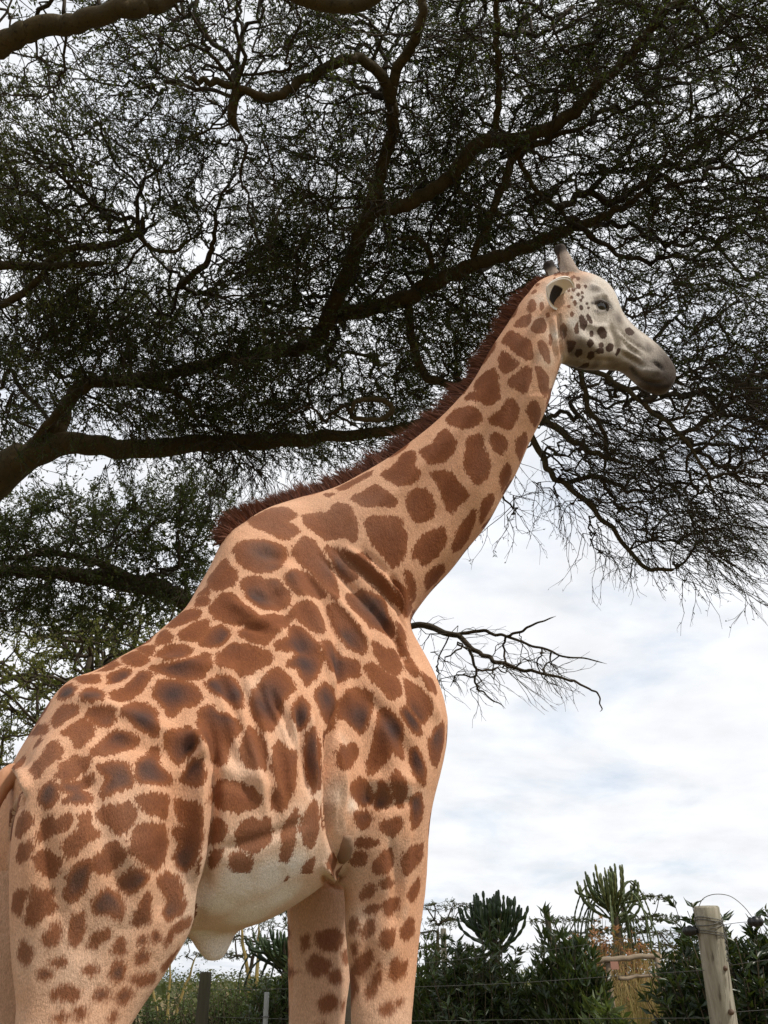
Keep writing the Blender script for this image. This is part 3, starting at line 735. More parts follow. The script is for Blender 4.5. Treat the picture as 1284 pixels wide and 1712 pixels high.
# left: fever trees behind the rump
flat_acacia('fever_tree', gp(215, 36), top(1020, 36), 4.6, 'fever tree with yellow-green trunk behind the giraffe back', [(-.1, 0, .98, .8, .02), (.3, .3, .90, .7, .02), (-.5, -.2, .88, .6, .02), (0, 0, .80, .5, .02)], 120, bark=bark_yellow, stems=2, leafm=leaf_sunny, group='yellow stemmed fever trees', lsz=.55, th=.09)
flat_acacia('fever_tree', gp(120, 40), top(1045, 40), 5.0, 'forked fever tree rising above the low canopy behind the rump', [(-.2, 0, .98, .8, .02), (.35, .2, .9, .6, .02), (-.5, 0, .82, .8, .03), (.1, 0, .74, .7, .03)], 130, bark=bark_yellow, stems=2, leafm=leaf_sunny, group='yellow stemmed fever trees', lsz=.55, th=.09)
flat_acacia('fever_tree', gp(20, 34), top(1075, 34), 4.4, 'leafy fever tree low behind the giraffe tail', [(0, 0, .97, .9, .03), (-.1, 0, .84, 1.0, .05), (.1, .2, .72, 1.0, .05), (0, 0, .58, .9, .05)], 150, bark=bark_yellow, stems=2, leafm=leaf_sunny, group='yellow stemmed fever trees', lsz=.6, th=.09)
# far tree line closing the horizon
g = np.arange(900); _x = rng.uniform(-1, 1, 900) * 60; _y = 34 + 156 * rng.random(900) ** 1.3; _h = rng.uniform(.8, 1.5, 900) + (_y - 34) / 156 * rng.uniform(.5, 3.2, 900)
P = np.repeat(np.c_[_x, _y, _h * .6], 40, 0) + rng.normal(0, 1, (36000, 3)) * np.repeat(np.c_[_h * .7, _h * .5, _h * .22], 40, 0)
P[:, 2] = np.maximum(P[:, 2], .2)
V, Q = leaf_quads(P, unit(rng.normal(0, 1, P.shape) * [1, 1, .5]), rng.uniform(.2, .6, len(P)), rng.uniform(.06, .18, len(P)))
add('treeline', make_mesh('treeline', V, Q, leaf_far, False, {'tint': ('FLOAT', rng.random(len(P)).repeat(4))}), kind='stuff', label='distant line of scrub and trees along the horizon', cat='treeline')

# ================================================================== FENCE
wood_grey = Mat('weathered_wood', .85, .15)
_v = wood_grey.obj()
_g1 = wood_grey.noise(9, 6, .65, wood_grey.stretch(_v, (3, 3, .35))); _g2 = wood_grey.noise(60, 4, .6, wood_grey.stretch(_v, (1, 1, .06)))
_c = wood_grey.mix(wood_grey.ramp(_g1, .3, .7), (.20, .18, .13), (.34, .315, .25))
_c = wood_grey.mix(wood_grey.ramp(_g2, .55, .68, 0, .8), _c, (.085, .07, .05))
wood_grey.color(_c); wood_grey.bump(_g2, .7, .006)
wood_dark = Mat('old_dark_wood', .9, .1)
_v = wood_dark.obj(); _g2 = wood_dark.noise(40, 4, .6, wood_dark.stretch(_v, (1, 1, .08)))
wood_dark.color(wood_dark.mix(_g2, (.038, .034, .022), (.095, .085, .058))); wood_dark.bump(_g2, .6, .006)
wood_pale = Mat('peeled_pole_wood', .8, .2)
_v = wood_pale.obj(); _g2 = wood_pale.noise(18, 4, .6)
wood_pale.color(wood_pale.mix(_g2, (.30, .235, .165), (.16, .12, .08))); wood_pale.bump(_g2, .5, .006)
wire_m = Mat('galvanised_wire', .55, .4).color((.13, .125, .115)); wire_m.b.inputs['Metallic'].default_value = .6
black_m = Mat('black_plastic', .4, .4).color((.012, .012, .012))
steel_m = simple('steel_post', (.30, .31, .30), .5, .4, (.20, .21, .20), 14)
bolt_m = simple('rusty_bolt', (.07, .04, .025), .6, .4, (.12, .07, .04), 60)

def post_mesh(P, R, mat, name, origin, sides=18, rim=.006):
    """a sawn round post with a flat, slightly split top"""
    g = Geo(); C = smooth_path(np.c_[P, R], 10)
    n = len(C); tan = unit(np.gradient(C[:, :3], axis=0)); ref = np.array([0, 1.0, 0]); A_ = unit(np.cross(ref, tan)); B_ = np.cross(tan, A_)
    th = np.arange(sides) * 2 * math.pi / sides
    lump = 1 + .035 * np.sin(3 * th + 1) + .02 * np.sin(5 * th)
    ring = C[:, None, :3] + (C[:, 3][:, None] * lump[None] * (1 + rng.normal(0, .008, (n, sides))))[:, :, None] * (np.cos(th)[None, :, None] * A_[:, None] + np.sin(th)[None, :, None] * B_[:, None])
    V = ring.reshape(-1, 3)
    i, j = np.meshgrid(np.arange(n - 1), np.arange(sides), indexing='ij'); i, j = i.ravel(), j.ravel(); j2 = (j + 1) % sides
    Q = np.stack([i * sides + j, i * sides + j2, (i + 1) * sides + j2, (i + 1) * sides + j], 1)
    last = ring[-1]; inner = C[-1, :3] + (last - C[-1, :3]) * .9 + tan[-1] * rim
    V = np.vstack([V, inner, C[-1:, :3] + tan[-1] * rim]); b0 = (n - 1) * sides; b1 = n * sides
    jj = np.arange(sides); kk = (jj + 1) % sides
    Q = np.vstack([Q, np.stack([b0 + jj, b0 + kk, b1 + kk, b1 + jj], 1)])
    T = np.stack([b1 + jj, b1 + kk, np.full(sides, b1 + sides)], 1)
    g.raw(V, Q, T)
    return g.mesh(name, mat, smooth=True, origin=origin)
# the wire fence: its big corner post, wires, insulators
pt, pb = at_y(1181.5, 1517, 5.0), at_y(1211, 1712, 5.06)
ax = unit(pb - pt); foot = pt + ax * (pt[2] + .06) / -ax[2]
F0 = foot * [1, 1, 0]
fence = thing('wire_fence', tuple(F0), 'wire fence with a thick weathered grey corner post leaning among dark bushes', 'fence')
add('post', post_mesh(np.array([foot, (foot + pt) / 2, pt]), np.array([.074, .068, .0625]), wood_grey.m, 'post', F0), fence)
def coil(zf, pitch, turns, name='wire_wrap', tilt=.02):
    th = np.linspace(0, turns * 2 * math.pi, int(turns * 20))
    c = pt + ax * zf
    a = unit(np.cross(ax, [0, 1, 0])); b = np.cross(ax, a)
    P = c + ax * (th / 6.283 * pitch + tilt * np.cos(th + .6))[:, None] + (np.cos(th) * .0675)[:, None] * a + (np.sin(th) * .0675)[:, None] * b
    g = Geo(); g.tube(P, .0024, 5); add(name, g.mesh(name, wire_m.m, origin=F0), fence)
coil(.055, .012, 1.6); coil(.062, .018, 1.3, tilt=-.012); coil(.115, .012, 2.0, tilt=.018)
def wire(P, r=.0014, name='wire', m=None):
    g = Geo(); g.tube(smooth_path(np.asarray(P, float), 8), r, 5); return add(name, g.mesh(name, m or wire_m.m, origin=F0), fence)
wire([at_y(1209, 1546, 4.95), at_y(1240, 1542, 4.9), at_y(1262, 1541, 4.85), at_y(1340, 1538, 4.7)])
wire([at_y(1222, 1614, 4.98), at_y(1260, 1608, 4.9), at_y(1340, 1598, 4.7)])
wire([at_y(1228, 1692, 5.0), at_y(1284, 1688, 4.85), at_y(1350, 1682, 4.7)])
wire([at_y(1190, 1702, 5.02), at_y(1000, 1703, 5.6), at_y(850, 1705, 6.1), at_y(690, 1707, 6.8), at_y(560, 1706, 7.6), at_y(350, 1700, 9.9)])
wire([at_y(1178, 1622, 5.0), at_y(1000, 1634, 5.6), at_y(850, 1644, 6.1), at_y(690, 1650, 6.8), at_y(560, 1652, 7.6), at_y(350, 1655, 9.9)])
wire([at_y(1168, 1550, 5.0), at_y(1154, 1556, 5.02), at_y(1060, 1568, 5.4), at_y(900, 1590, 5.9), at_y(690, 1612, 6.8), at_y(560, 1622, 7.6), at_y(350, 1632, 9.9)], 0.0011)
wire([at_y(1168, 1516, 4.99), at_y(1176, 1502, 4.97), at_y(1195, 1495, 4.95), at_y(1220, 1498, 4.93), at_y(1242, 1514, 4.9), at_y(1259, 1535, 4.88)], .0020)
for k in range(2):                                        # twisted tail of wire hanging beside the post
    th = np.linspace(0, 26, 60)
    P = np.stack([at_y(np.interp(t, [0, .2, .8, 1], [1205, 1212, 1217, 1222]), np.interp(t, [0, .2, .8, 1], [1540, 1552, 1605, 1614]), 4.93) for t in np.linspace(0, 1, 60)])
    P = P + np.c_[np.cos(th + k * 3.14) * .006, np.sin(th + k * 3.14) * .006, np.zeros(60)] + rng.normal(0, .0008, (60, 3))
    g = Geo(); g.tube(P, .0022, 5); add('wire_tail', g.mesh('wire_tail', wire_m.m, origin=F0), fence)
for (x, y, Yd) in [(1263, 1541, 4.85), (1154, 1556, 5.02)]:
    c = at_y(x, y, Yd); g = Geo()
    P = c + np.linspace(-1, 1, 11)[:, None] * np.array([.036, -.006, .002])
    g.tube(P, np.array([.010, .02, .024, .019, .025, .026, .025, .019, .024, .02, .010]), 14)
    add('insulator', g.mesh('insulator', black_m.m, origin=F0), fence)
for (x, y) in [(1211, 1619), (1222, 1692)]:
    c = at_y(x, y, 4.985); g = Geo()
    g.tube(np.array([c + [0, .02, 0], c - [0, .012, 0], c - [0, .02, 0]]), np.array([.013, .013, .008]), 8); add('bolt', g.mesh('bolt', bolt_m.m, origin=F0), fence)
# far end post of the same wire run
q = at_y(344, 1626, 10.0); g0 = np.array([q[0] - .02, q[1], -.05])
add('post', post_mesh(np.array([g0, (g0 + q) / 2, q]), np.array([.066, .062, .058]), wood_dark.m, 'post', F0), fence)['label'] = 'short dark grey wooden post under the giraffe belly'
def lone_post(name, px, py, Y, r, mat, label, lean=(0, 0), cat='post', sides=10, square=False):
    q = at_y(px, py, Y); b = np.array([q[0] + lean[0], q[1] + lean[1], -.05]); o = b * [1, 1, 0]
    t = thing(name, tuple(o), label, cat)
    add('shaft', post_mesh(np.array([b, (b + q) / 2, q]), np.array([r * 1.05, r, r]), mat, 'shaft', o, sides), t)
    return t, q, b
t, q, b = lone_post('metal_post', 446, 1660, 9.2, .022, steel_m.m, 'thin pale metal post beside the green bush under the belly')
for k in range(3):
    g = Geo(); c = q * (1 - .12 * (k + 1)) + b * .12 * (k + 1)
    g.tube(c + np.stack([np.cos(np.linspace(0, 6.28, 12)) * .030, np.sin(np.linspace(0, 6.28, 12)) * .030, np.zeros(12)], 1), .004, 5)
    add('clip', g.mesh('clip', wire_m.m, origin=b * [1, 1, 0]), t)
lone_post('wooden_post', 741, 1553, 10.5, .030, wood_grey.m, 'slim pale wooden post at the edge of the pale green bush')
lone_post('wooden_stick', 913, 1516, 11.5, .034, wood_dark.m, 'brown stick leaning above the bush between two euphorbias', lean=(.12, 0))
# log rail fence
RF = gp(1105, 9.0) * [1, 1, 0]
rail = thing('log_fence', tuple(RF), 'rustic fence of peeled log rails in front of the dry reeds', 'fence')
def logp(P, r, name):
    g = Geo(); C = smooth_path(np.array(P), 6); C[1:-1] += rng.normal(0, .006, (len(C) - 2, 3))
    g.tube(C, np.linspace(r, r * .8, len(C)), 9); add(name, g.mesh(name, wood_pale.m, origin=RF), rail)
logp([at_y(980, 1607, 8.9), at_y(1040, 1603, 8.95), at_y(1102, 1596, 9.0)], .026, 'rail')
logp([at_y(1035, 1636, 8.9), at_y(1070, 1632, 8.95), at_y(1110, 1630, 9.0)], .017, 'rail')
logp([at_y(1094, 1602, 9.05), at_y(1130, 1598, 9.4), at_y(1160, 1592, 9.8)], .02, 'rail')
_p = at_y(1097, 1595, 9.0); logp([[_p[0] + .06, _p[1], -.05], [_p[0] + .04, _p[1], _p[2] * .5], _p], .026, 'post')
_p = at_y(1016, 1604, 8.95); logp([[_p[0], _p[1], -.05], [_p[0], _p[1], _p[2] * .5], _p], .026, 'post')
g = Geo(); c = at_y(1027, 1610, 8.88)
V = np.array([[x, y, z] for y in (-.004, .004) for z in (-.05, .012) for x in (-.035, .035)]) + c
g.raw(V, [[0, 1, 3, 2], [5, 4, 6, 7], [1, 0, 4, 5], [2, 3, 7, 6], [0, 2, 6, 4], [3, 1, 5, 7]])
add('tag', g.mesh('tag', simple('clay_tag', (.42, .22, .16), .8, .2, (.35, .18, .13), 20).m, smooth=False, origin=RF), rail)
# ================================================================== GIRAFFE
PHI = RAD(32)
HD = np.array([math.cos(PHI), math.sin(PHI), 0.0])        # heading of the trunk
LD = np.array([-math.sin(PHI), math.cos(PHI), 0.0])       # its left side (away from the camera)
WITH = at_y(375, 890, 3.2)
UPZ = np.array([0.0, 0, 1])

def sect_loft(S, k=5, sides=40):
    """S rows: dorsal xyz, ventral xyz, lateral heading angle, half width, topness, exponent -> closed tube mesh"""
    S = smooth_path(np.asarray(S, float), k)
    rings = []
    th = np.arange(sides) * 2 * math.pi / sides
    for r in S:
        d, v, ang, w, top, ex = r[:3], r[3:6], r[6], r[7], r[8], r[9]
        c = (d + v) / 2; a = (d - v) / 2
        n = np.array([-math.sin(ang), math.cos(ang), 0.0])
        n = unit(n - unit(a) * (n @ unit(a)))
        q = np.cos(th); s_ = np.sin(th)
        lat = np.sign(s_) * np.abs(s_) ** ex * (1 - top * q) * w
        rings.append(c + q[:, None] * a + lat[:, None] * n)
    R = np.array(rings); n = len(R)
    V = R.reshape(-1, 3)
    i, j = np.meshgrid(np.arange(n - 1), np.arange(sides), indexing='ij'); i, j = i.ravel(), j.ravel(); j2 = (j + 1) % sides
    Q = np.stack([i * sides + j, i * sides + j2, (i + 1) * sides + j2, (i + 1) * sides + j], 1)
    V = np.vstack([V, R[0].mean(0), R[-1].mean(0)]); b = n * sides
    jj = np.arange(sides); kk = (jj + 1) % sides
    T = np.vstack([np.stack([np.full(sides, b), kk, jj], 1), np.stack([np.full(sides, b + 1), (n - 1) * sides + jj, (n - 1) * sides + kk], 1)])
    return V, Q, T, S

BG = Geo()
FRAMES = []            # (centre, lateral) along the body, to mirror the coat to the other side
def add_loft(rows, k=5, sides=40, frames=True):
    V, Q, T, S = sect_loft(rows, k, sides)
    BG.raw(V, Q, T)
    if frames:
        for r in S:
            FRAMES.append(((r[:3] + r[3:6]) / 2, np.array([-math.sin(r[6]), math.cos(r[6]), 0.0])))

# --- trunk
TR = [  # dorsal px, ventral px, half width, topness, exponent
    (18, 1318, 20, 1400, .05, .0, 1), (22, 1275, 30, 1450, .17, .0, .9), (58, 1214, 95, 1500, .275, .10, .85), (108, 1142, 200, 1532, .33, .22, .85),
    (160, 1122, 260, 1548, .36, .28, .85), (215, 1090, 310, 1560, .385, .32, .85), (272, 1052, 372, 1562, .41, .36, .85), (316, 1012, 440, 1540, .42, .40, .85), (350, 950, 500, 1500, .40, .42, .85),
    (378, 896, 560, 1460, .345, .42, .85), (425, 858, 620, 1420, .30, .40, .85), (490, 840, 675, 1370, .28, .30, .85),
    (560, 880, 705, 1310, .22, .20, .85), (620, 960, 718, 1260, .15, .10, .85), (655, 1060, 720, 1225, .06, 0, 1)]
add_loft([np.r_[on_plane(a, b, WITH, LD), on_plane(c, d, WITH, LD), PHI, w, tp, ex] for a, b, c, d, w, tp, ex in TR])

# --- neck (bends towards the camera), heading angle per station
NK = [  # dorsal px, ventral px, depth Y, heading deg, half width, topness
    (395, 950, 690, 1225, 3.42, 30, .20, .20), (430, 865, 690, 1130, 3.42, 24, .21, .30), (488, 836, 683, 1052, 3.42, 14, .205, .30), (560, 816, 705, 1006, 3.40, 2, .185, .25), (635, 778, 765, 936, 3.37, -6, .165, .2),
    (695, 734, 812, 876, 3.33, -10, .155, .18), (748, 690, 852, 812, 3.29, -12, .148, .15), (788, 642, 883, 750, 3.24, -10, .14, .12),
    (818, 590, 907, 695, 3.19, -6, .132, .1), (850, 538, 927, 640, 3.15, 2, .125, .05), (878, 495, 942, 600, 3.13, 10, .115, 0), (915, 478, 958, 590, 3.12, 16, .10, 0), (935, 500, 955, 570, 3.12, 18, .05, 0)]
add_loft([np.r_[at_y(a, b, Y), at_y(c, d, Y), RAD(ang), w, tp, .92] for a, b, c, d, Y, ang, w, tp in NK])

# --- head
HPHI = RAD(18)
HH = np.array([math.cos(HPHI), math.sin(HPHI), 0]); HL = np.array([-math.sin(HPHI), math.cos(HPHI), 0])
HP0 = at_y(920, 495, 3.12)
HEADS = [  # top px, bottom px, half width, topness, exponent
    (884, 490, 925, 575, .05, 0, 1), (896, 474, 938, 596, .095, 0, .9), (925, 464, 953, 603, .118, .0, .85), (958, 462, 972, 609, .128, -.05, .85),
    (990, 471, 992, 613, .128, -.02, .85), (1011, 487, 1010, 613, .115, .04, .85), (1027, 519, 1030, 614, .090, .08, .9), (1050, 545, 1048, 619, .074, .08, .9),
    (1077, 566, 1064, 636, .068, .0, .9), (1098, 587, 1080, 648, .072, -.05, .85), (1114, 608, 1098, 656, .070, -.1, .85), (1124, 626, 1111, 659, .056, -.1, .85), (1126, 640, 1120, 652, .022, 0, 1)]
add_loft([np.r_[on_plane(a, b, HP0, HL), on_plane(c, d, HP0, HL), HPHI, w, tp, ex] for a, b, c, d, w, tp, ex in HEADS])

# --- legs: back edge px, front edge px, lateral offset from the trunk plane, lateral radius; then world stations to the ground
def leg(rows, low, mirror_dt=None, sign=1.0):
    S = []
    for a, b, c, d, off, ry in rows:
        p0 = WITH + LD * off
        A, B = on_plane(a, b, p0, LD), on_plane(c, d, p0, LD)
        S.append(np.r_[A, B, ry])
    # below the picture: (dx along heading, z, half length, lateral radius, d offset)
    last = S[-1]; c0 = (last[:3] + last[3:6]) / 2
    for dx, z, rx, ry, dn in low:
        c = c0 + HD * dx + LD * dn; c = np.array([c[0], c[1], z])
        S.append(np.r_[c - HD * rx, c + HD * rx, ry])
    S = np.array(S)
    if mirror_dt is not None:
        for k in (0, 3):
            q = (S[:, k:k + 3] - WITH) @ LD
            S[:, k:k + 3] += -2 * q[:, None] * LD + HD * mirror_dt * np.clip((2.2 - S[:, 2:3]) / .7, -.6 if mirror_dt < -.1 else 0, 1)
    return S
def leg_loft(S, k=5, sides=28):
    # the ring: heading axis = (front-back)/2, lateral axis = LD
    S = smooth_path(S, k); th = np.arange(sides) * 2 * math.pi / sides
    R = []
    for r in S:
        c = (r[:3] + r[3:6]) / 2; a = (r[3:6] - r[:3]) / 2
        R.append(c + np.cos(th)[:, None] * a + (np.sin(th) * r[6])[:, None] * LD)
    R = np.array(R); n = len(R); V = R.reshape(-1, 3)
    i, j = np.meshgrid(np.arange(n - 1), np.arange(sides), indexing='ij'); i, j = i.ravel(), j.ravel(); j2 = (j + 1) % sides
    Q = np.stack([i * sides + j2, i * sides + j, (i + 1) * sides + j, (i + 1) * sides + j2], 1)
    V = np.vstack([V, R[0].mean(0), R[-1].mean(0)]); b = n * sides
    jj = np.arange(sides); kk = (jj + 1) % sides
    T = np.vstack([np.stack([np.full(sides, b), jj, kk], 1), np.stack([np.full(sides, b + 1), (n - 1) * sides + kk, (n - 1) * sides + jj], 1)])
    BG.raw(V, Q, T)
    return S
FRONT = [(545, 985, 610, 980, -.17, .06), (520, 1040, 668, 1030, -.19, .11), (530, 1120, 712, 1110, -.215, .135), (548, 1200, 738, 1195, -.245, .155), (560, 1290, 731, 1290, -.250, .150),
         (569, 1370, 716, 1370, -.235, .135), (575, 1440, 709, 1440, -.215, .120), (580, 1510, 701, 1510, -.19, .108), (584, 1580, 694, 1580, -.185, .10), (588, 1650, 688, 1650, -.18, .095), (591, 1712, 684, 1712, -.18, .09)]
FLOW = [(.0, 1.25, .085, .08, 0), (.01, 1.02, .078, .075, 0), (.015, .90, .088, .085, 0), (.01, .80, .072, .07, 0), (.0, .60, .050, .048, 0), (.0, .35, .048, .046, 0), (.01, .22, .062, .058, 0), (.03, .13, .058, .056, 0), (.05, .07, .075, .07, 0), (.06, .02, .08, .075, 0)]
HIND = [(120, 1200, 270, 1190, -.15, .06), (75, 1235, 330, 1215, -.17, .12), (40, 1295, 349, 1290, -.20, .165), (20, 1380, 353, 1375, -.215, .185), (14, 1465, 345, 1455, -.215, .175),
        (16, 1550, 322, 1545, -.21, .155), (21, 1630, 272, 1630, -.205, .13), (24, 1712, 217, 1712, -.20, .112)]
HLOW = [(-.05, 1.30, .125, .095, 0), (-.13, 1.10, .10, .08, 0), (-.20, .93, .085, .07, 0), (-.20, .82, .07, .062, 0), (-.18, .60, .052, .048, 0), (-.16, .35, .048, .045, 0), (-.15, .22, .06, .056, 0), (-.13, .13, .057, .055, 0), (-.11, .07, .072, .068, 0), (-.10, .02, .078, .073, 0)]
LEGS = [leg(FRONT, FLOW), leg(FRONT, FLOW, mirror_dt=-.05), leg(HIND, HLOW), leg(HIND, HLOW, mirror_dt=-.12)]
FOOT = []
for S in LEGS:
    Sx = leg_loft(S)
    FOOT.append((Sx[-1][:3] + Sx[-1][3:6]) / 2)

# --- horns (ossicones), sheath under the belly
def head_pt(px, py, off):
    return on_plane(px, py, HP0 + HL * off, HL)
_hb, _hm, _ht, _hq = head_pt(953, 462, -.05), head_pt(945, 436, -.055), head_pt(937, 419, -.055), head_pt(934, 412, -.055)
for sgn in (0, 1):
    P = np.array([_hb, _hm, _ht, _hq])
    if sgn: P = P - 2 * ((P - HP0) @ HL)[:, None] * HL
    BG.tube(smooth_path(P, 5), np.interp(np.linspace(0, 1, 16), [0, .35, .6, .85, 1], [.046, .034, .030, .035, .028]), 16)
P = np.array([on_plane(x, y, WITH, LD) for x, y in [(352, 1515), (355, 1545), (359, 1570), (364, 1590), (369, 1604)]])
BG.tube(smooth_path(P, 4), np.interp(np.linspace(0, 1, 17), [0, .35, .7, .9, 1], [.105, .088, .062, .05, .035]), 18, flat=.62, upv=LD)

# --- union, remesh, relax
GIR_ORIGIN = np.array([*(sum(FOOT) / 4)[:2], 0.0])
_tmp = bpy.data.objects.new('tmp_body', make_mesh('tmp', np.vstack(BG.V), [np.vstack(BG.Q), np.vstack(BG.T)]))
col.objects.link(_tmp)
_m = _tmp.modifiers.new('r', 'REMESH'); _m.mode = 'VOXEL'; _m.voxel_size = 0.0099
_dg = bpy.context.evaluated_depsgraph_get()
_me = bpy.data.meshes.new_from_object(_tmp.evaluated_get(_dg))
bpy.data.objects.remove(_tmp)
def mesh_arrays(me):
    V = np.empty(len(me.vertices) * 3, np.float32); me.vertices.foreach_get('co', V); V = V.reshape(-1, 3).astype(float)
    tot = np.empty(len(me.polygons), np.int32); me.polygons.foreach_get('loop_total', tot)
    li = np.empty(len(me.loops), np.int32); me.loops.foreach_get('vertex_index', li)
    E = np.empty(len(me.edges) * 2, np.int32); me.edges.foreach_get('vertices', E)
    return V, li, tot, E.reshape(-1, 2)
BV, _li, _tot, BE = mesh_arrays(_me)
assert (_tot == 4).all()
BQ = _li.reshape(-1, 4)
NB = len(BV)
_deg = np.bincount(BE.ravel(), minlength=NB).astype(float)
def lap(X):
    out = np.empty_like(X)
    for c in range(X.shape[1]):
        s = np.bincount(BE[:, 0], X[BE[:, 1], c], NB) + np.bincount(BE[:, 1], X[BE[:, 0], c], NB)
        out[:, c] = s / _deg
    return out
def relax(V, w, it):
    for _ in range(it):
        V = V + (lap(V) - V) * w[:, None]
        V = V + (lap(V) - V) * (-0.35 * w)[:, None] if False else V
    return V
def normals(V):
    a, b, c, d = (V[BQ[:, k]] for k in range(4))
    fn = np.cross(c - a, d - b)
    N = np.zeros_like(V)
    for k in range(4):
        for ax in range(3):
            N[:, ax] += np.bincount(BQ[:, k], fn[:, ax], NB)
    return unit(N)
_px, _py = project(BV)
_w = np.full(NB, 0.5)
_head = (_px > 885) & (_py < 660) & (BV[:, 2] > 3.6)
_it_mask = np.where(_head, 0.0, 0.5)
_it_mask = np.where((_px > 520) & (_px < 600) & (_py > 1160) & (_py < 1500), .18, _it_mask)
_it_mask = np.where((_px > 310) & (_px < 375) & (_py > 1180) & (_py < 1560), .22, _it_mask)
BV = relax(BV, np.full(NB, .5), 5)
BV = relax(BV, _it_mask, 18)
# the seam between the neck and the shoulder is relaxed further
_d = np.exp(-(((_px - 640) / 120) ** 2 + ((_py - 1010) / 130) ** 2)) * (BV[:, 2] > 2.3)
BV = relax(BV, np.clip(_d, 0, 1) * .5, 40)
_d = np.exp(-(((_px - 470) / 110) ** 2 + ((_py - 860) / 60) ** 2)) * (BV[:, 2] > 2.3)
BV = relax(BV, np.clip(_d, 0, 1) * .5, 30)
# ------------------------------------------------------------------ relief: muscles, folds, wrinkles
def bvh_of(V):
    return BVHTree.FromPolygons([tuple(v) for v in V], [tuple(q) for q in BQ])
BVH = bvh_of(BV)
def hit(px, py):
    d = Vector(ray(px, py)).normalized()
    loc, nor, idx, dist = BVH.ray_cast(Vector(CAM), d, 12.0)
    return (np.array(loc), np.array(nor)) if loc is not None else (None, None)
def hits(pts, step=6.0):
    out = []
    for (a, b), (c, d) in zip(pts, pts[1:]):
        n = max(1, int(math.hypot(c - a, d - b) / step))
        for t in range(n):
            p, q = hit(a + (c - a) * t / n, b + (d - b) * t / n)
            if p is not None: out.append(p)
    p, q = hit(*pts[-1])
    if p is not None: out.append(p)
    return np.array(out)
def dist_to(P, V, rmax):
    """distance of verts to a point chain, only near it"""
    lo, hi = P.min(0) - rmax, P.max(0) + rmax
    idx = np.where(((V > lo) & (V < hi)).all(1))[0]
    if not len(idx): return idx, np.zeros(0), np.zeros(0)
    D = np.full(len(idx), 9.0); par = np.zeros(len(idx))
    X = V[idx]
    m = max(1, len(P) - 1)
    for k in range(max(1, len(P) - 1)):
        a = P[k]; b = P[min(k + 1, len(P) - 1)]
        ab = b - a; L = ab @ ab + 1e-12
        t = np.clip(((X - a) @ ab) / L, 0, 1)
        dd = np.linalg.norm(X - a - t[:, None] * ab, axis=1)
        s = dd < D
        D[s] = dd[s]; par[s] = (k + t[s]) / m
    return idx, D, par
